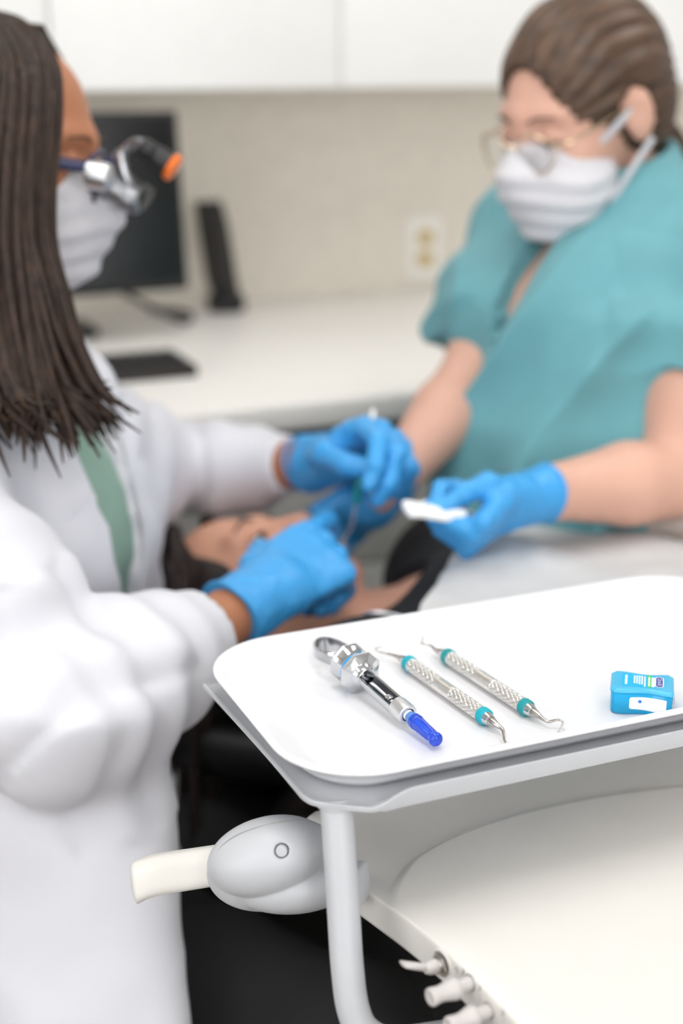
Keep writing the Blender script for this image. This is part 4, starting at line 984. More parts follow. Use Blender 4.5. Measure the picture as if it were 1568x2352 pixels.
def ringfold(a, b, amp, wl, seed, R=0.12, t0=-0.1, t1=1.1):
    """creases running round a limb, slanted and broken up"""
    ax = nrm(b - a); L = np.linalg.norm(b - a)
    def f(P):
        t = seg_t(P, a, b); q = P - a - np.outer(t, b - a); rad = np.linalg.norm(q, axis=1)
        m = ((t > t0) & (t < t1) & (rad < R)).astype(float)
        ph = t * L / wl * 2 * math.pi + 2.6 * vnoise(P, 9, seed)
        return m * amp * np.sin(ph) * (0.35 + 0.65 * np.clip(vnoise(P, 6, seed + 9) + 0.4, 0, 1))
    return f
# ================================================================== the dentist
def dentist():
    c = at(10, 350, 1.43)
    R = frame(V3(0.86, -0.50, -0.14), V3(0.05, 0.06, 1))
    T = nrm(RT * 0.93 - FWH * 0.36); S = np.cross(T, ZV)            # facing, her right
    NB = at(18, 912, 1.385)
    shR = NB + S * 0.165 - ZV * 0.04; shL = at(228, 1062, 1.525)
    elR = at(140, 1655, 1.175); wrR = at(606, 1366, 1.362)
    elL = at(415, 1082, 1.75); wrL = at(768, 1062, 1.575)
    HP = NB - ZV * 0.50 - T * 0.01
    kneeR = HP + T * 0.40 + S * 0.10 - ZV * 0.07; kneeL = HP + T * 0.38 - S * 0.16 - ZV * 0.07
    ftR = V3(kneeR[0] - 0.06, kneeR[1], 0.07); ftL = V3(kneeL[0] - 0.06, kneeL[1], 0.07)
    t = empty('person', (HP[0], HP[1], 0)); tag(t, 'person in white coat with long dark hair, mask and loupes working over the patient', 'person')
    # body
    lo = np.minimum.reduce([NB, elR, elL, HP, ftR, ftL, kneeR]) - 0.2; hi = np.maximum.reduce([c, elL, wrL, wrR, kneeR, kneeL]) + 0.2
    lo[2] = 0.0; hi[2] = c[2] + 0.16
    V = Vol(lo, hi, 0.0055)
    sp = [NB - ZV * 0.02, NB - ZV * 0.14 - T * 0.012, NB - ZV * 0.30 - T * 0.012, HP]
    V.echain(sp, S, [(0.10, 0.06), (0.155, 0.105), (0.135, 0.095), (0.165, 0.115)], 0.04)
    V.chain([NB - ZV * 0.03, c + R @ V3(0, -0.03, -0.05)], [0.052, 0.05], 0.03)
    for a, b, w in ((shR, elR, wrR), (shL, elL, wrL)): V.chain([NB - ZV * 0.05, a, b], [0.05, 0.05, 0.038], 0.03), V.chain([b, b * 0.7 + w * 0.3, w - nrm(w - b) * 0.045, w + nrm(w - b) * 0.012], [0.038, 0.039, 0.0262, 0.016], 0.005)
    for k, q in ((kneeR, ftR), (kneeL, ftL)): V.chain([HP + (0.08 if k is kneeR else -0.08) * S, k, q], [0.085, 0.055, 0.04], 0.03)
    headform(V, R, c)
    V.build('body', M_skinD, t, smooth=1)
    eyes(R, c, t, M_skinD, 0.006)
    facemask(R, c, t, 1)
    # green scrub top under the coat
    V = Vol(np.minimum(NB, HP) - 0.25, np.maximum(NB, HP) + V3(0.25, 0.25, 0.12), 0.006)
    V.echain(sp, S, [(0.115, 0.075), (0.168, 0.118), (0.150, 0.112), (0.185, 0.135)], 0.04)
    V.cap(NB + ZV * 0.05 + T * 0.05, NB + ZV * 0.1, 0.07, 0.07, 0.01, 's')
    V.build('scrub_top', M_scrubG, t, disp=folds(21, 0.004, 0.002), smooth=1)
    # coat
    lo = np.minimum.reduce([shR, elR, HP, wrL]) - 0.22; hi = np.maximum.reduce([shL, elL, wrL, wrR, HP]) + 0.2; lo[2] = 0.36; hi[2] = NB[2] + 0.12
    V = Vol(lo, hi, 0.0055)
    V.echain([p + T * 0.004 for p in sp], S, [(0.135, 0.085), (0.178, 0.118), (0.168, 0.116), (0.195, 0.135)], 0.05)
    V.echain([HP + ZV * 0.04, HP + T * 0.03 - ZV * 0.10, HP + T * 0.05 - ZV * 0.3], S, [(0.195, 0.135), (0.21, 0.150), (0.22, 0.165)], 0.04)
    V.ecap(at(110, 1680, 1.27), at(150, 2520, 1.24), T, (0.105, 0.06), (0.118, 0.045), 0.06)
    cufR = wrR - nrm(wrR - elR) * 0.085; cufL = wrL - nrm(wrL - elL) * 0.068; VB = V; V = V.blank()
    VC = VB.copy()
    V.chain([NB - ZV * 0.06 + S * 0.08, shR, shR * 0.5 + elR * 0.5, elR, elR * 0.45 + cufR * 0.55, cufR], [0.07, 0.076, 0.068, 0.062, 0.054, 0.043], 0.035)
    V.chain([NB - ZV * 0.06 - S * 0.08, shL, shL * 0.5 + elL * 0.5, elL, elL * 0.45 + cufL * 0.55, cufL], [0.062, 0.060, 0.054, 0.050, 0.044, 0.034], 0.035)
    for w, e, cu, r in ((wrR, elR, cufR, 0.033), (wrL, elL, cufL, 0.022)):
        d = nrm(w - e)
        sl = np.stack(nrmframe(d), 1)
        V.box(cu + d * 0.06, (0.075, 0.075, 0.06), sl, 0, 0.002, 's')
        V.cap(cu - d * 0.018, cu + d * 0.03, r, r, 0.002, 's')
    V = VB.merge(V, 0.035)
    # neck opening and the long V down the front
    V.cap(NB + ZV * 0.02, NB + ZV * 0.16, 0.075, 0.085, 0.015, 's')
    apex = HP + T * 0.16 + ZV * 0.13
    for k in range(14):
        s = k / 13; p = (NB + T * 0.115 + ZV * 0.03) * (1 - s) + apex * s; wv = 0.040 * (1 - s) + 0.005
        V.cap(p - T * 0.055, p + T * 0.16, wv, wv, 0.004, 's')
    V.box(HP + T * 0.24 - ZV * 0.06, (0.006, 0.22, 0.2), np.stack([S, T, ZV], 1), 0, 0.004, 's')
    rf1 = ringfold(shR, elR, 0.008, 0.075, 31); rf2 = ringfold(elR, cufR, 0.008, 0.055, 33); rf3 = ringfold(shL, cufL, 0.008, 0.07, 35)
    ff = folds(41, 0.010, 0.004, 9, 21, lambda P: rf1(P) + rf2(P) + rf3(P))
    def coatfold(P, g):
        m = np.clip(np.minimum(np.linalg.norm(P - cufR, axis=1), np.linalg.norm(P - cufL, axis=1)) / 0.06 - 0.7, 0.03, 1)
        return ff(P, g) * m
    coat = V.build('coat', M_coat, t, disp=coatfold, smooth=2)
    # lapels: flat doubled cloth lying on the chest either side of the opening
    for sd, nm in ((1, 'lapel'), (-1, 'lapel')):
        rows = []; lastd = 0.0
        for k in range(20):
            s = k / 21; z = (NB + T * 0.13 + ZV * 0.0) * (1 - s) + apex * s
            wv = 0.038 * (1 - s) + 0.004; wd = (0.014 + 0.052 * math.sin(math.pi * min(1, s * 1.25 + 0.08)) ** 0.8) if s < 0.75 else 0.012 * (1 - s) / 0.25 + 0.004
            row = []
            for q in range(6):
                o = z + S * sd * (wv + 0.002 + wd * q / 5) + T * 0.16
                p = cast(VC, o, -T, 0.34); p = o - T * (0.16 - lastd) if p is None else p; lastd = min(0.06, max(-0.06, (p - o) @ T + 0.16)); row.append(p + T * (0.009 - 0.002 * q / 5))
            rows.append(row)
        rings = [r + [p - T * 0.006 for p in r[::-1]] for r in rows]
        MB().loft(rings).build(nm, M_coat, coat, deg=60)
    # collar round the neck
    pts = [NB + ZV * (0.035 + 0.02 * math.cos(a)) - T * 0.085 * math.cos(a) * 0.9 + S * 0.088 * math.sin(a) for a in np.linspace(-2.2, 2.2, 28)]
    MB().tube(pts, [0.006 + 0.022 * math.sin(math.pi * i / 27) ** 0.4 for i in range(28)], 14, flat=1.0, ref=ZV).build('collar', M_coat, coat)
    for k in range(3):
        s = 0.62 + 0.3 * k; z = (NB + T * 0.13) * (1 - s) + apex * s
        p = cast(VC, z + S * 0.045 + T * 0.16, -T, 0.34)
        if p is None: continue
        MB().lathe([(0.003, 0.004), (0.0075, 0.0038), (0.0085, 0.002), (0.008, -0.004)], 20, p + T * 0.002, T).build('button', M_coat, coat)
    # trousers and shoes
    lo = np.minimum.reduce([HP, ftR, ftL, kneeR, kneeL]) - 0.2; hi = np.maximum.reduce([HP, kneeR, kneeL]) + 0.2; lo[2] = 0.04; hi[2] = HP[2] + 0.16
    V = Vol(lo, hi, 0.007)
    V.ell(HP, (0.18, 0.14, 0.13), np.stack([S, T, ZV], 1))
    for k, q, sg in ((kneeR, ftR, 1), (kneeL, ftL, -1)): V.chain([HP + sg * 0.075 * S, k, q + ZV * 0.05], [0.095, 0.078, 0.06], 0.04)
    V.build('trousers', M_pants, t, disp=folds(51, 0.006, 0.003), smooth=1)
    for q in (ftR, ftL): MB().loft([[q + T * (x - 0.06) + S * (w * math.cos(a)) + ZV * (h * (0.5 + 0.5 * math.sin(a)) - 0.07 + 0.002) for a in np.linspace(0, 2 * math.pi, 20, endpoint=False)] for x, w, h in ((-0.02, 0.02, 0.05), (0.0, 0.036, 0.085), (0.08, 0.038, 0.09), (0.15, 0.045, 0.06), (0.21, 0.04, 0.045), (0.235, 0.015, 0.03))]).build('shoe', M_shoe, t)
    # gloves
    glove_hand('glove', t, wrR, at(768, 1250, 1.432) - wrR, UP * 0.42 - FW * 0.88 - RT * 0.12, 1,
               [(16, 40, 20), (56, 66, 35), (66, 76, 40), (70, 80, 45)], [(0.02, 0.03, -0.004), (0.052, 0.046, -0.018), (0.084, 0.042, -0.036), (0.106, 0.030, -0.046)], 1.1, 0.05, fore=wrR - elR)
    glove_hand('glove', t, wrL, at(862, 1012, 1.515) - wrL, UP * 0.85 + FW * 0.5, -1,
               [(38, 55, 25), (48, 62, 30), (58, 75, 40), (62, 78, 40)], [(0.02, 0.03, -0.006), (0.050, 0.044, -0.022), (0.080, 0.036, -0.040), (0.104, 0.020, -0.048)], 1.08, 0.038, fore=wrL - elL)
    # hair: cap plus long locks
    Mh = mat4(R, c)
    V = Vol((-0.13, -0.16, -0.2), (0.13, 0.13, 0.16), 0.003)
    V.ell((0, -0.02, 0.040), (0.085, 0.106, 0.090))
    V.ecap((0, -0.065, 0.02), (0, -0.075, -0.16), V3(1, 0, 0), (0.085, 0.055), (0.085, 0.045), 0.03)
    V.ell((0, 0.112, -0.032), (0.066, 0.085, 0.108), None, 0.012, 's')
    V.half((0, 0.062, 0), (0, 1, 0.35), 0.01)
    def grooves(P, g): return 0.0022 * np.sin(P[:, 0] * 160 + 4 * vnoise(P, 14, 4)) + 0.003 * vnoise(P, 25, 6)
    hair = V.build('hair', M_hairD, t, M=Mh, disp=grooves, smooth=1)
    near = [[at(75, 62, 1.285), at(120, 138, 1.265), at(126, 250, 1.25), at(110, 400, 1.245), at(108, 545, 1.24), at(140, 670, 1.25), at(165, 790, 1.265), at(205, 890, 1.275), at(262, 985, 1.28)],
            [at(30, 55, 1.29), at(80, 135, 1.25), at(84, 260, 1.235), at(70, 400, 1.225), at(66, 545, 1.22), at(95, 690, 1.225), at(120, 800, 1.235), at(165, 910, 1.245), at(235, 1000, 1.25)],
            [at(-10, 55, 1.30), at(30, 140, 1.245), at(30, 270, 1.225), at(20, 420, 1.215), at(20, 560, 1.21), at(35, 700, 1.21), at(60, 820, 1.215), at(85, 920, 1.22), at(105, 995, 1.23)],
            [at(-50, 70, 1.31), at(-30, 150, 1.25), at(-40, 280, 1.23), at(-50, 430, 1.215), at(-50, 580, 1.205), at(-40, 720, 1.2), at(-20, 840, 1.2), at(20, 930, 1.205), at(60, 985, 1.215)],
            [at(-90, 110, 1.33), at(-100, 200, 1.27), at(-120, 330, 1.25), at(-130, 470, 1.235), at(-130, 600, 1.225), at(-120, 740, 1.22), at(-110, 860, 1.22), at(-90, 940, 1.225), at(-60, 1000, 1.23)]]
    near = [[CAMP + (p - CAMP) * (1 + 0.05 * min(1, max(0, (8 - q) / 4))) for q, p in enumerate(g)] for g in near]
    def lock(path, r, m=M_hairD):
        p = spline(path, 5); n = len(p)
        MBH.tube(p, [r * (0.35 + 0.65 * min(1, 6 * i / n)) * (1 if i < 0.8 * n else max(0.06, 1 - 0.97 * (i / n - 0.8) / 0.2)) for i in range(n)], 7, flat=0.55, ref=FW)
    MBH = MB()
    for k in range(330):
        g = random.random() * (len(near) - 1.001); i = int(g); w = g - i; ly = random.random(); j = V3(random.gauss(0, 1), random.gauss(0, 1), random.gauss(0, 1)) * 0.0035
        fr = random.gauss(0, 1)
        pth = [near[i][q] * (1 - w) + near[i + 1][q] * w + FW * 0.016 * ly * min(1, q / 2) + j * (0.3 + 0.2 * q) + RT * 0.0012 * fr * max(0, q - 4) ** 1.5 for q in range(9)]
        pth[8] = pth[8] * (1 - ly * 0.5) + pth[7] * ly * 0.5 + j * 2
        if random.random() < 0.3: pth = pth[:8]
        lock(pth, 0.0032 + 0.0032 * random.random())
    # far side of the head
    for k in range(46):
        w = random.random(); x = -0.088
        pth = [c + R @ V3(-0.02, 0.02 - 0.1 * w, 0.125), c + R @ V3(-0.075, 0.035 - 0.12 * w, 0.075), c + R @ V3(-0.092, 0.025 - 0.11 * w, 0.0), c + R @ V3(-0.094, 0.01 - 0.1 * w, -0.09), c + R @ V3(-0.098, -0.01 - 0.08 * w, -0.19), c + R @ V3(-0.11, -0.005 - 0.06 * w, -0.28)]
        lock([p + V3(random.gauss(0, 1), random.gauss(0, 1), 0) * 0.004 for p in pth], 0.008)
    MBH.build('hair_lock', M_hairD, hair, deg=80)
    # loupes: frame, temples, lenses, scopes, headlight
    fr = MB()
    for s in (-1, 1):
        fr.tube([(s * 0.034 + 0.026 * math.cos(a), 0.107 - 0.006 * abs(math.cos(a)), -0.004 + 0.019 * math.sin(a)) for a in np.linspace(0, 2 * math.pi, 28)], 0.0022, 8)
    fr.tube([(-0.010, 0.108, 0.004), (0, 0.111, 0.007), (0.010, 0.108, 0.004)], 0.003, 8)
    L = fr.build('loupes', M_navy, t, M=Mh); L['label'] = 'navy loupes with silver scopes and orange-tipped headlight'
    for s in (-1, 1):
        MB().tube(spline([(s * 0.060, 0.101, 0.001), (s * 0.075, 0.06, 0.002), (s * 0.081, 0.0, 0.008), (s * 0.082, -0.035, -0.006)], 6), 0.0038, 10, flat=1.5).build('temple', M_navy, L, M=Mh)
        ax = nrm(V3(-s * 0.1, 1, -0.42))
        MB().lathe([(0.0125, -0.004), (0.0135, 0.0), (0.0135, 0.012), (0.0115, 0.013), (0.0105, 0.024), (0.013, 0.025), (0.0135, 0.036), (0.012, 0.037), (0.004, 0.0365)], 28, (s * 0.030, 0.108, -0.012), ax).build('scope', M_darkmetal if s > 0 else M_black, L, M=Mh, deg=30)
        MB().lathe([(0.0004, 0.0), (0.024, 0.0001), (0.024, 0.0012), (0.0004, 0.0012)], 28, (s * 0.034, 0.1055, -0.004), (0, 1, 0)).build('lens', M_lens, L, M=Mh)
    MB().lathe([(0.011, -0.012), (0.0135, -0.010), (0.0135, 0.010), (0.011, 0.012)], 24, (0.055, 0.112, -0.006), (0, 1, 0)).build('hinge_housing', M_satin, L, M=Mh, deg=30)
    MB().tube(spline([(0, 0.112, 0.010), (0, 0.124, 0.024), (0.004, 0.135, 0.030), (0.006, 0.150, 0.024)], 6), 0.0045, 10).build('light_arm', M_darkmetal, L, M=Mh)
    MB().tube(spline([(0.004, 0.118, 0.014), (0.02, 0.128, -0.002), (0.026, 0.140, -0.022), (0.020, 0.142, -0.036)], 6), 0.005, 10).build('scope_arm', M_darkmetal, L, M=Mh)
    ax = nrm(V3(0.0, 1, -0.46)); o = V3(0.006, 0.136, 0.027)
    MB().lathe([(0.007, 0), (0.0105, 0.002), (0.0105, 0.015), (0.0095, 0.016), (0.0115, 0.018), (0.0125, 0.036), (0.011, 0.0365)], 28, o, ax).build('headlight', M_black, L, M=Mh, deg=30)
    MB().lathe([(0.013, 0.035), (0.0138, 0.036), (0.0138, 0.0405), (0.0115, 0.042), (0.0004, 0.0425)], 28, o, ax).build('light_filter', M_orange, L, M=Mh, deg=30)
    MB().tube([(0.036, 0.104, -0.018), (0.039, 0.106, -0.032)], 0.0022, 8).build('nose_pad', M_black, L, M=Mh)
    stool('round black stool under the person in the white coat', (HP[0], HP[1]), HP[2] - 0.105, 0.3)
    # mirror in the far hand
    a, b = at(858, 938, 1.505), at(812, 1185, 1.53)
    m = empty('dental_mirror', a); tag(m, 'teal handled dental mirror held upright in the gloved far hand', 'dental mirror')
    ax = nrm(b - a); Lm = np.linalg.norm(b - a)
    MB().lathe([(0.0022, 0.0), (0.0036, 0.002), (0.0042, 0.014), (0.0046, 0.018)], 20, a, ax).build('handle_end', M_satin, m)
    MB().lathe([(0.0046, 0.018), (0.0052, 0.022), (0.0048, 0.05), (0.0052, 0.09), (0.0040, Lm - 0.02), (0.002, Lm - 0.012)], 20, a, ax).build('handle', M_tealdk, m)
    e = b + ax * 0.03 - RT * 0.008
    MB().tube([b - ax * 0.014, b + ax * 0.012, e], 0.0014, 10).build('neck', M_satin, m)
    MB().lathe([(0.0105, 0), (0.0112, 0.0008), (0.0112, 0.002), (0.010, 0.0024), (0.0002, 0.0024)], 28, e, nrm(UP * 0.5 + RT * 0.6)).build('mirror_head', M_chrome, m)
    # probe in the near hand
    a, b = at(742, 1150, 1.44), at(838, 1235, 1.55)
def nrmframe(d):
    u = nrm(np.cross(d, V3(0.3, 0.2, 1))); v = np.cross(d, u); return [u, v, d]
dentist()

# ================================================================== the assistant
def assistant():
    c = V3(0.904, 1.442, 1.274)
    R = frame(V3(-0.935, -0.187, -0.302), V3(-0.296, -0.059, 0.953))
    T = nrm(-RT * 0.80 - FWH * 0.60); S = np.cross(T, ZV)
    NB = at(1418, 470, 1.69)
    shR = NB + S * 0.16 - ZV * 0.05; shL = NB - S * 0.16 - ZV * 0.055
    elR = at(1088, 872, 1.70); wrR = at(868, 1146, 1.585)
    elL = at(1552, 1098, 1.555); wrL = at(1190, 1140, 1.455)
    HP = at(1150, 1560, 1.70)
    kR = HP + T * 0.30 + S * 0.16 - ZV * 0.03; kL = HP + T * 0.26 - S * 0.20 - ZV * 0.03
    kR = HP + V3(-0.36, 0.06, -0.03); kL = HP + V3(0.38, 0.0, -0.03)
    fR = V3(kR[0], kR[1], 0.07); fL = V3(kL[0], kL[1], 0.07)
    t = empty('person', (HP[0], HP[1], 0)); tag(t, 'person in teal scrubs with glasses and mask holding gauze beside the patient', 'person')
    lo = np.minimum.reduce([NB, elR, wrR, wrL, HP, fR, fL]) - 0.18; hi = np.maximum.reduce([c, elL, shL, shR, kR, kL]) + 0.18; lo[2] = 0.0
    V = Vol(lo, hi, 0.0055)
    sp = [NB - ZV * 0.02, NB * 0.72 + HP * 0.28, NB * 0.42 + HP * 0.58, HP]
    V.echain(sp, S, [(0.10, 0.06), (0.142, 0.095), (0.118, 0.09), (0.15, 0.11)], 0.04)
    V.chain([NB - ZV * 0.03, c + R @ V3(0, -0.035, -0.05)], [0.050, 0.05], 0.03)
    V.chain([NB - ZV * 0.05, shR, elR], [0.05, 0.05, 0.041], 0.03); V.chain([elR, elR * 0.7 + wrR * 0.3, wrR - nrm(wrR - elR) * 0.04, wrR], [0.041, 0.041, 0.027, 0.018], 0.008)
    V.chain([NB - ZV * 0.05, shL, shL * 0.4 + elL * 0.6, elL], [0.05, 0.052, 0.047, 0.042], 0.03); V.chain([elL, elL * 0.68 + wrL * 0.32, wrL - nrm(wrL - elL) * 0.04, wrL], [0.043, 0.044, 0.028, 0.018], 0.008)
    for k, q in ((kR, fR), (kL, fL)): V.chain([HP, k, q], [0.09, 0.055, 0.04], 0.03)
    headform(V, R, c)
    V.build('body', M_skinA, t, smooth=1)
    eyes(R, c, t, M_skinA, 0.008, closed=0.75)
    facemask(R, c, t, 2)
    # scrub top: stand collar, wrap front, short sleeves
    lo = np.minimum.reduce([HP, elR, NB]) - 0.26; hi = np.maximum.reduce([NB, shL, shR, HP]) + 0.24; lo[2] = HP[2] - 0.14; hi[2] = NB[2] + 0.12
    V = Vol(lo, hi, 0.005)
    V.echain([p + T * 0.006 for p in sp], S, [(0.125, 0.085), (0.162, 0.115), (0.140, 0.112), (0.185, 0.145)], 0.05)
    VB = V; V = V.blank()
    hemR = shR * 0.30 + elR * 0.70; hemL = shL * 0.42 + elL * 0.58
    V.chain([NB - ZV * 0.07 + S * 0.07, shR, hemR], [0.055, 0.060, 0.070], 0.03); V.chain([NB - ZV * 0.07 - S * 0.07, shL, hemL], [0.055, 0.060, 0.068], 0.03)
    for e, h, s0 in ((elR, hemR, shR), (elL, hemL, shL)):
        d = nrm(e - s0); V.box(h + d * 0.08, (0.1, 0.1, 0.08), np.stack(nrmframe(d), 1), 0, 0.002, 's'); V.cap(h - d * 0.025, h + d * 0.02, 0.054, 0.055, 0.002, 's')
    V = VB.merge(V, 0.03)
    V.half(HP - ZV * 0.11, V3(0, 0, -1), 0.002)
    nk = nrm(c + R @ V3(0, -0.035, -0.05) - NB)
    V.ecap(NB - nk * 0.02, NB + nk * 0.055, S, (0.08, 0.078), (0.074, 0.07), 0.02)
    V.half(NB + nk * 0.062, nk, 0.003)
    V.ecap(NB + nk * 0.0, NB + nk * 0.14, S, (0.062, 0.062), (0.068, 0.066), 0.004, 's')
    vtop, vap = NB + T * 0.10 + ZV * 0.06, NB + T * 0.165 - ZV * 0.165
    for k in range(12):
        s = k / 11; p = vtop * (1 - s) + vap * s; w = 0.034 * (1 - s) + 0.003
        V.cap(p - T * 0.06, p + T * 0.12, w, w, 0.004, 's')
    dg = nrm(RT * 0.80 - UP * 0.60)                # folds fall from her left shoulder to her right hip
    tr1, tr2 = shL, HP + S * 0.1
    def diag(P):
        q = (P - NB) @ dg; w = vnoise(P, 6, 77) * 0.05
        front = np.clip(((P - (NB * 0.6 + HP * 0.4)) @ T) / 0.06, 0, 1)
        return front * 0.034 * (0.5 - np.abs(np.sin((q + w) * math.pi / 0.095)) ** 0.8) * (0.65 + 0.5 * vnoise(P, 4, 78))
    rf = ringfold(shR, hemR, 0.004, 0.08, 79); rg = ringfold(shL, hemL, 0.004, 0.08, 80)
    VT = V
    top = V.build('scrub_top', M_scrubT, t, disp=folds(61, 0.006, 0.002, 8, 20, lambda P: diag(P) + rf(P) + rg(P)), smooth=1)
    # wrap edge of the front panel
    rows = []
    for k in range(24):
        s = k / 23; z = vap * (1 - s) + (HP + T * 0.17 + S * 0.13 + ZV * 0.02) * s; row = []
        for q in (0, 0.5, 1):
            o = z - S * 0.012 * q + T * 0.12; p = cast(VT, o, -T, 0.3); p = z if p is None else p; row.append(p + T * 0.004)
        rows.append(row + [p - T * 0.006 for p in row[::-1]])
    MB().loft(rows).build('wrap_edge', M_scrubT, top, deg=60)
    # trousers, shoes
    lo = np.minimum.reduce([HP, fR, fL, kR, kL]) - 0.2; hi = np.maximum.reduce([HP, kR, kL]) + 0.2; lo[2] = 0.04; hi[2] = HP[2] + 0.14
    V = Vol(lo, hi, 0.008); V.ell(HP, (0.175, 0.14, 0.12), np.stack([S, T, ZV], 1))
    for k, q in ((kR, fR), (kL, fL)): V.chain([HP, k, q + ZV * 0.05], [0.1, 0.075, 0.06], 0.04)
    V.build('trousers', M_pants, t, disp=folds(63, 0.006, 0.003), smooth=1)
    for q, k in ((fR, kR), (fL, kL)):
        d = nrm(V3(*(k - HP)[:2], 0)); w_ = np.cross(d, ZV)
        MB().loft([[q + d * (x - 0.06) + w_ * (w * math.cos(a)) + ZV * (h * (0.5 + 0.5 * math.sin(a)) - 0.068) for a in np.linspace(0, 2 * math.pi, 20, endpoint=False)] for x, w, h in ((-0.02, 0.02, 0.05), (0.0, 0.036, 0.085), (0.08, 0.038, 0.09), (0.15, 0.045, 0.06), (0.21, 0.04, 0.045), (0.235, 0.015, 0.03))]).build('shoe', M_shoe, t)
    # gloves: one pinching gauze, one at the patient's chin
    glove_hand('glove', t, wrL, at(1098, 1222, 1.405) - wrL, -UP * 0.7 + RT * 0.45 - FW * 0.35, -1,
               [(50, 40, 15), (78, 80, 45), (82, 85, 50), (84, 88, 50)], None, 0.98, 0.035, fore=wrL - elL,
               fpts={0: [at(1062, 1222, 1.395), at(1034, 1204, 1.392), at(1008, 1184, 1.394)]},
               tpts=[at(1180, 1130, 1.43), at(1120, 1112, 1.405), at(1066, 1132, 1.39), at(1018, 1168, 1.388)])
    glove_hand('glove', t, wrR, at(786, 1196, 1.62) - wrR, UP * 0.75 + RT * 0.35 + FW * 0.2, 1,
               [(48, 60, 30), (56, 66, 35), (60, 70, 35), (62, 70, 35)], [(0.02, 0.03, -0.004), (0.046, 0.044, -0.02), (0.070, 0.036, -0.036), (0.086, 0.022, -0.046)], 0.95, 0.03, fore=wrR - elR)
    # hair
    Mh = mat4(R, c)
    V = Vol((-0.13, -0.22, -0.2), (0.13, 0.13, 0.16), 0.003)
    V.ell((0, -0.018, 0.042), (0.083, 0.104, 0.090)); V.ell((0, -0.05, 0.0), (0.075, 0.07, 0.075), None, 0.02)
    V.ell((0, 0.112, -0.022), (0.064, 0.080, 0.112), None, 0.008, 's')
    V.half((0, 0.020, -0.02), (0, 0.62, -0.8), 0.006)
    for s in (-1, 1): V.ell((s * 0.085, -0.008, -0.006), (0.02, 0.026, 0.040), None, 0.004, 's')
    def gro(P, g):
        a = np.arctan2(P[:, 0], P[:, 2] - 0.0); return 0.0018 * np.sin(a * 34 + 5 * vnoise(P, 12, 14)) + 0.0025 * vnoise(P, 22, 16)
    hair = V.build('hair', M_hairA, t, M=Mh, disp=gro, smooth=1)
    pt = MB()
    for k in range(40):
        j = V3(random.gauss(0, 1), random.gauss(0, 1), random.gauss(0, 1)) * 0.006
        p = spline([V3(0, -0.095, -0.02) + j * 0.8, V3(0, -0.118, -0.045) + j * 0.7, V3(-0.01, -0.125, -0.085) + j * 1.4, V3(-0.02, -0.118, -0.13) + j * 1.8, V3(-0.026, -0.105, -0.185) + j * 2.2], 5)
        pt.tube(p, [0.005 * (1 - 0.7 * i / (len(p) - 1)) for i in range(len(p))], 6)
    pt.build('ponytail', M_hairA, hair, M=Mh)
    MB().tube([(0.016 * math.cos(a), -0.116 + 0.006 * math.sin(a), -0.042 + 0.014 * math.sin(a)) for a in np.linspace(0, 2 * math.pi, 24)], 0.004, 8).build('hair_tie', M_black, hair, M=Mh)
    # glasses
    fr = MB()
    for s in (-1, 1): fr.tube([(s * 0.033 + 0.0245 * math.cos(a), 0.106 - 0.010 * max(0, s * math.cos(a)) ** 2, -0.006 + 0.022 * math.sin(a)) for a in np.linspace(0, 2 * math.pi, 32)], 0.0013, 8)
    fr.tube([(-0.0085, 0.106, 0.0), (0, 0.110, 0.003), (0.0085, 0.106, 0.0)], 0.0014, 8)
    g = fr.build('glasses', M_gold, t, M=Mh); g['label'] = 'thin gold wire glasses with round lenses'
    for s in (-1, 1):
        MB().tube(spline([(s * 0.0575, 0.097, 0.0), (s * 0.070, 0.07, 0.002), (s * 0.079, 0.0, 0.012), (s * 0.081, -0.03, 0.0)], 6), 0.0014, 8).build('temple', M_gold, g, M=Mh)
        MB().lathe([(0.0003, 0.001), (0.012, 0.0008), (0.0235, 0.0), (0.0235, -0.001), (0.012, -0.0004), (0.0003, -0.0002)], 28, (s * 0.033, 0.105, -0.006), (s * 0.12, 1, 0)).build('lens', M_lens, g, M=Mh)
    stool('round black stool under the person in teal scrubs', (HP[0], HP[1]), HP[2] - 0.11, 0.9)
    # folded gauze held between finger and thumb
    p = at(992, 1176, 1.392); Rg = np.stack([nrm(RT * 0.95 + FW * 0.25 - UP * 0.12), nrm(FWH * 0.9 - RT * 0.2), np.cross(nrm(RT * 0.95 + FW * 0.25 - UP * 0.12), nrm(FWH * 0.9 - RT * 0.2))], 1)
    V = Vol(p - 0.06, p + 0.06, 0.0016)
    V.box(p, (0.028, 0.016, 0.0052), frameR(Rg), 0.004)
    V.box(p + Rg[:, 0] * 0.012 + Rg[:, 2] * 0.005, (0.020, 0.014, 0.004), frameR(Rg), 0.003, 0.002)
    gz = V.build('folded_gauze', M_gauze, None, disp=lambda P, g: 0.0012 * vnoise(P, 60, 5), smooth=1)
    tag(gz, 'wad of white folded gauze pinched in a blue gloved hand', 'gauze')
def frameR(R):
    a = nrm(R[:, 0]); b = nrm(R[:, 1] - a * (a @ R[:, 1])); return np.stack([a, b, np.cross(a, b)], 1)
assistant()

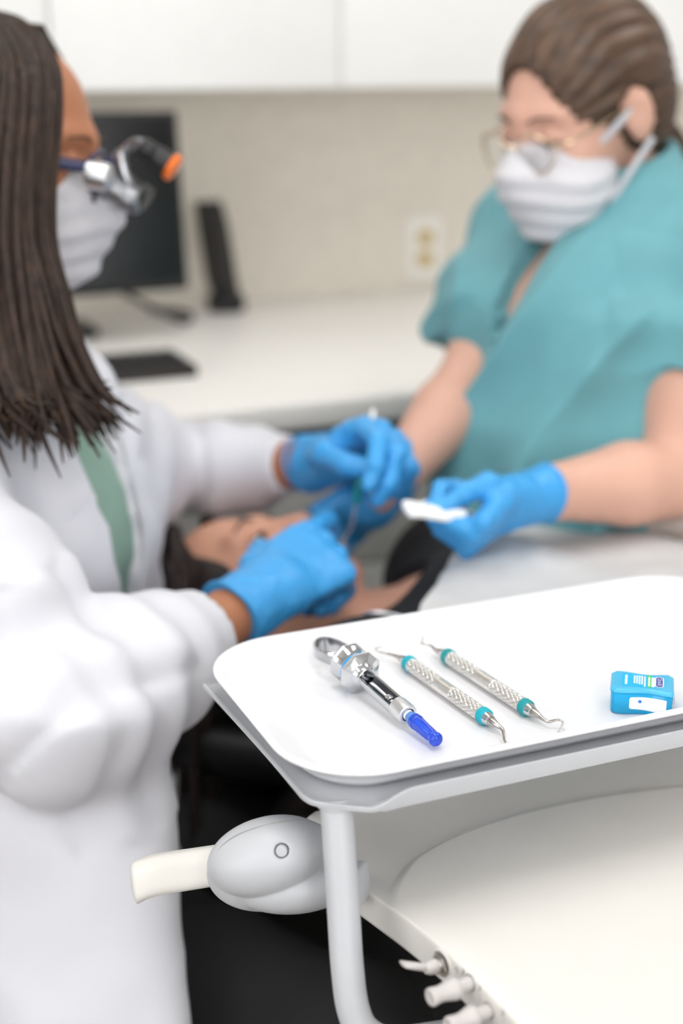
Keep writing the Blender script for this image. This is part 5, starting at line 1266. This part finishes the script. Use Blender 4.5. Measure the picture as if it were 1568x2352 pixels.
# ================================================================== the patient in the chair
def patient():
    c = V3(0.496, 1.409, 0.763)
    R = frame(V3(0.271, -0.041, 0.962), V3(-0.593, 0.78, 0.2))
    bd = nrm(V3(0.75, -0.66, 0)); lat = np.cross(ZV, bd)       # towards the feet; lat points to the far side
    if lat[1] < 0: lat = -lat
    NBp = c - R[:, 2] * 0.175 - R[:, 1] * 0.035; NBp[2] = 0.742
    P = lambda a, l, z: NBp + bd * a + lat * l + ZV * (z - NBp[2])
    t = empty('person', (NBp[0], NBp[1], 0.6)); tag(t, 'person lying back in the chair with dark hair, black top and grey bib', 'person')
    pts = [P(0.0, 0, 0.742), P(0.10, 0, 0.745), P(0.28, 0, 0.735), P(0.45, 0, 0.70), P(0.55, 0, 0.665)]
    knee = [P(0.95, s * 0.11, 0.66) for s in (-1, 1)]; ank = [P(1.33, s * 0.09, 0.54) for s in (-1, 1)]
    handp = [P(0.47, s * 0.215, 0.685) for s in (-1, 1)]; elb = [P(0.27, s * 0.235, 0.70) for s in (-1, 1)]; sho = [P(0.03, s * 0.172, 0.765) for s in (-1, 1)]
    allp = np.array(pts + knee + ank + elb); lo = allp.min(0) - 0.16; hi = allp.max(0) + 0.16
    lo = np.minimum(lo, c - 0.14); hi = np.maximum(hi, c + 0.15); lo[2] = 0.42; hi[2] = 0.95
    V = Vol(lo, hi, 0.0042)
    V.echain(pts, lat, [(0.09, 0.055), (0.150, 0.095), (0.130, 0.09), (0.155, 0.10), (0.16, 0.10)], 0.04)
    V.chain([NBp + bd * 0.02, c + R @ V3(0, -0.02, -0.06)], [0.056, 0.055], 0.03)
    for i in (0, 1):
        s = -1 if i == 0 else 1
        V.chain([P(0.03, s * 0.06, 0.745), sho[i], elb[i], handp[i]], [0.05, 0.052, 0.04, 0.028], 0.03)
        V.ecap(handp[i], handp[i] + bd * 0.03 - lat * s * 0.06 + ZV * 0.01, bd, (0.036, 0.016), (0.034, 0.012), 0.01)
        for q in range(4): V.chain([handp[i] + bd * (0.045 - 0.02 * q) - lat * s * 0.05 + ZV * 0.012, handp[i] + bd * (0.05 - 0.022 * q) - lat * s * 0.07 + ZV * 0.0, handp[i] + bd * (0.05 - 0.022 * q) - lat * s * 0.13 - ZV * 0.01], [0.009, 0.008, 0.007], 0.004)
        V.cap(handp[i] + bd * -0.02, handp[i] - bd * 0.04 - lat * s * 0.07 + ZV * 0.01, 0.012, 0.009, 0.006)
        V.chain([pts[-1] + lat * s * 0.08, knee[i], ank[i]], [0.085, 0.058, 0.04], 0.03)
    headform(V, R, c, 0.01)
    # open mouth
    L = lambda x, y, z: c + R @ V3(x, y, z)
    V.ell(L(0, 0.098, -0.066), (0.016, 0.02, 0.007), R, 0.004, 's')
    V.build('body', M_skinP, t, smooth=1)
    eyes(R, c, t, M_skinP, 0.006, closed=0.66)
    lips(R, c, t, M_lip, 0.007)
    # shirt
    V = Vol(lo, hi, 0.006)
    V.echain(pts, lat, [(0.105, 0.06), (0.165, 0.108), (0.146, 0.104), (0.17, 0.112), (0.17, 0.11)], 0.04)
    for i in (0, 1):
        s = -1 if i == 0 else 1
        V.chain([P(0.035, s * 0.07, 0.745), sho[i], elb[i], handp[i] * 0.85 + elb[i] * 0.15], [0.060, 0.070, 0.056, 0.042], 0.03)
    V.ell(NBp - bd * 0.02 + ZV * 0.06, (0.085, 0.075, 0.08), np.stack([lat, bd, ZV], 1), 0.01, 's')
    V.half(P(0.5, 0, 0.7), bd, 0.005)
    VS = V
    V.build('shirt', M_shirt, t, disp=folds(71, 0.005, 0.002), smooth=1)
    V = Vol(lo, hi, 0.008)
    V.ell(pts[-1], (0.18, 0.16, 0.115), np.stack([lat, bd, ZV], 1))
    for i, s in ((0, -1), (1, 1)): V.chain([pts[-1] + lat * s * 0.085, knee[i], ank[i]], [0.1, 0.075, 0.055], 0.03)
    V.build('trousers', M_cream, t, disp=folds(73, 0.006, 0.003), smooth=1)
    for i in (0, 1):
        V2 = Vol(ank[i] - 0.2, ank[i] + 0.25, 0.006)
        V2.chain([ank[i], ank[i] + bd * 0.07 - ZV * 0.02], [0.05, 0.045], 0.02); V2.chain([ank[i] + bd * 0.06 - ZV * 0.02, ank[i] + bd * 0.07 + ZV * 0.15], [0.042, 0.032], 0.02)
        V2.build('shoe', M_shoe, t)
    # hair: cap and locks spilling over the headrest
    Mh = mat4(R, c)
    V = Vol((-0.15, -0.16, -0.16), (0.15, 0.13, 0.18), 0.003)
    V.ell((0, -0.022, 0.040), (0.084, 0.104, 0.090)); V.ecap((0, -0.07, 0.03), (0, -0.085, -0.07), V3(1, 0, 0), (0.095, 0.04), (0.09, 0.03), 0.03)
    V.ell((0, 0.108, -0.030), (0.068, 0.088, 0.106), None, 0.01, 's')
    V.half((0, 0.05, 0), (0, 1, 0.2), 0.01)
    hair = V.build('hair', M_hairP, t, M=Mh, disp=lambda P, g: 0.0025 * vnoise(P, 26, 6) + 0.0018 * np.sin(P[:, 0] * 150 + 4 * vnoise(P, 12, 3)), smooth=1)
    lk = MB()
    for k in range(90):
        w = random.random(); j = V3(random.gauss(0, 1), random.gauss(0, 1), random.gauss(0, 1)) * 0.006
        s = 1 if k % 3 else -1
        a = L(s * (0.03 + 0.03 * w), 0.055 - 0.07 * w, 0.108 - 0.03 * w); b = L(s * 0.088, 0.035 - 0.05 * w, 0.07 - 0.05 * w); d = L(s * 0.098, -0.02 - 0.04 * w, 0.05 - 0.06 * w)
        e = d + V3(-0.02, -0.01 if s > 0 else 0.01, -0.06) + j * 2; f = e + V3(-0.012, -0.004, -0.07 - 0.05 * w) + j * 2
        p = spline([a + j * 0.5, b + j, d + j, e, f], 5); lk.tube(p, [0.0075 * (1 - 0.6 * i / (len(p) - 1)) for i in range(len(p))], 6)
    lk.build('hair_lock', M_hairP, hair)
    # paper bib over the chest, held by a chain
    rows = []
    na, nl = 30, 26
    grid = {}
    for i in range(na):
        for k in range(nl):
            a = 0.075 + 0.39 * i / (na - 1); l = -0.225 + 0.45 * k / (nl - 1)
            p = cast(VS, P(a, l, 0.94), -ZV, 0.42); p = P(a, l, 0.74) if p is None else p
            z = max(p[2], 0.76) if abs(l) > 0.12 else p[2]
            z = max(z, 0.842 - 0.9 * max(0, abs(l) - 0.14) - 0.10 * max(0, a - 0.25))
            grid[i, k] = V3(p[0], p[1], z + 0.012 + 0.002 * math.sin(a * 40 + 1.3) * math.cos(l * 23))
    v = [grid[i, k] for i in range(na) for k in range(nl)]; f = [(i * nl + k, i * nl + k + 1, (i + 1) * nl + k + 1, (i + 1) * nl + k) for i in range(na - 1) for k in range(nl - 1)]
    n0 = len(v); v2 = v + [p - ZV * 0.0015 for p in v]; f2 = f + [tuple(q + n0 for q in g[::-1]) for g in f]
    rim = [k for k in range(nl)] + [i * nl + nl - 1 for i in range(1, na)] + [(na - 1) * nl + k for k in range(nl - 2, -1, -1)] + [i * nl for i in range(na - 2, 0, -1)]
    f2 += [(rim[i], rim[i - 1], rim[i - 1] + n0, rim[i] + n0) for i in range(len(rim))]
    b = empty('dental_bib', P(0.2, 0, 0.86)); tag(b, 'grey paper bib spread over the chest of the lying person', 'bib')
    sh = MB(); sh.add(v2, f2); sh.build('sheet', M_bib, b, deg=60)
    for s, k in ((-1, 4), (1, nl - 5)):
        q = grid[0, k]
        MB().tube(spline([q + ZV * 0.002, q - bd * 0.05 + ZV * 0.0, NBp - bd * 0.02 + lat * s * 0.07 + ZV * 0.01, NBp - bd * 0.05 + lat * s * 0.055 - ZV * 0.04], 6), 0.0018, 8).build('chain', M_satin, b)
        MB().box((q[0] - 0.006, q[1] - 0.006, q[2]), (q[0] + 0.006, q[1] + 0.006, q[2] + 0.005)).build('clip', M_satin, b, 0.001)
    # ------------------------------------------------------------ the chair
    ch = empty('dental_chair', (P(0.55, 0, 0)[0], P(0.55, 0, 0)[1], 0)); tag(ch, 'black leather reclining dental chair carrying the lying person', 'dental chair')
    A3 = np.stack([bd, lat, ZV], 1)
    V = Vol(P(-0.1, 0, 0.5) - V3(0.45, 0.45, 0.1), P(0.5, 0, 0.8) + V3(0.4, 0.4, 0.1), 0.008)
    cb = P(0.27, 0, 0.598); Rb = A3
    V.box(cb, (0.35, 0.225, 0.042), Rb, 0.04)
    for s in (-1, 1): V.cap(P(-0.02, s * 0.205, 0.615), P(0.5, s * 0.205, 0.600), 0.035, 0.032, 0.02)
    V.build('backrest', M_leather, ch, disp=lambda Q, g: 0.002 * vnoise(Q, 8, 4), smooth=2)
    hr = c - ZV * 0.128; V = Vol(hr - 0.2, hr + 0.2, 0.006)
    V.box(hr, (0.115, 0.14, 0.028), A3, 0.026); V.build('headrest', M_leather, ch, smooth=2)
    MB().tube([hr - ZV * 0.02 + bd * 0.05, P(-0.02, 0, 0.6)], 0.014, 12).build('headrest_bar', M_satin, ch)
    V = Vol(P(0.5, 0, 0.4) - V3(0.3, 0.9, 0.1), P(1.4, 0, 0.7) + V3(0.25, 0.4, 0.1), 0.009)
    V.box(P(0.72, 0, 0.512), (0.22, 0.24, 0.05), A3, 0.045); V.box(P(1.14, 0, 0.455), (0.3, 0.2, 0.042), A3 @ np.array(Matrix.Rotation(math.radians(16), 3, 'Y')), 0.04, 0.03); V.build('seat', M_leather, ch, smooth=2)
    # piping along the near edge of the backrest, moulded underside, lift arm and base
    MB().tube(spline([P(-0.075, -0.1, 0.596), P(-0.06, -0.2, 0.592), P(0.0, -0.238, 0.588), P(0.3, -0.24, 0.580), P(0.58, -0.24, 0.57)], 8), 0.006, 10).build('piping', M_leather, ch)
    MB().loft([[P(a, l * w, z) for l, z in ((-1, 0.572), (-0.9, 0.545), (-0.5, 0.525), (0.5, 0.525), (0.9, 0.545), (1, 0.572))] for a, w in ((-0.06, 0.12), (0.0, 0.19), (0.3, 0.215), (0.6, 0.215))]).build('back_shell', M_beige, ch, 0.006)
    MB().tube(spline([P(0.45, 0, 0.53), P(0.6, 0, 0.43), P(0.75, 0, 0.30), P(0.8, 0, 0.12)], 8), [0.07] * 25, 20).build('lift_arm', M_beige, ch)
    MB().prism([tuple(P(a, l, 0)[:2]) for a, l in ((0.35, -0.22), (0.5, -0.3), (1.15, -0.26), (1.22, 0), (1.15, 0.26), (0.5, 0.3), (0.35, 0.22))], 0.0, 0.1).build('base', M_grey, ch, 0.03, 3)
    # light grey armrest on the far side
    e = [at(1215, 1232, 1.63), at(1300, 1222, 1.62), at(1420, 1212, 1.61), at(1540, 1202, 1.60), at(1640, 1205, 1.60)]
    MB().tube(spline(e, 6), [0.006] + [0.02] * 23 + [0.014], 18, flat=0.9).build('armrest', M_beige, ch)
    MB().tube([at(1560, 1212, 1.60), P(0.62, 0.2, 0.52)], 0.016, 12).build('armrest_post', M_beige, ch)
patient()
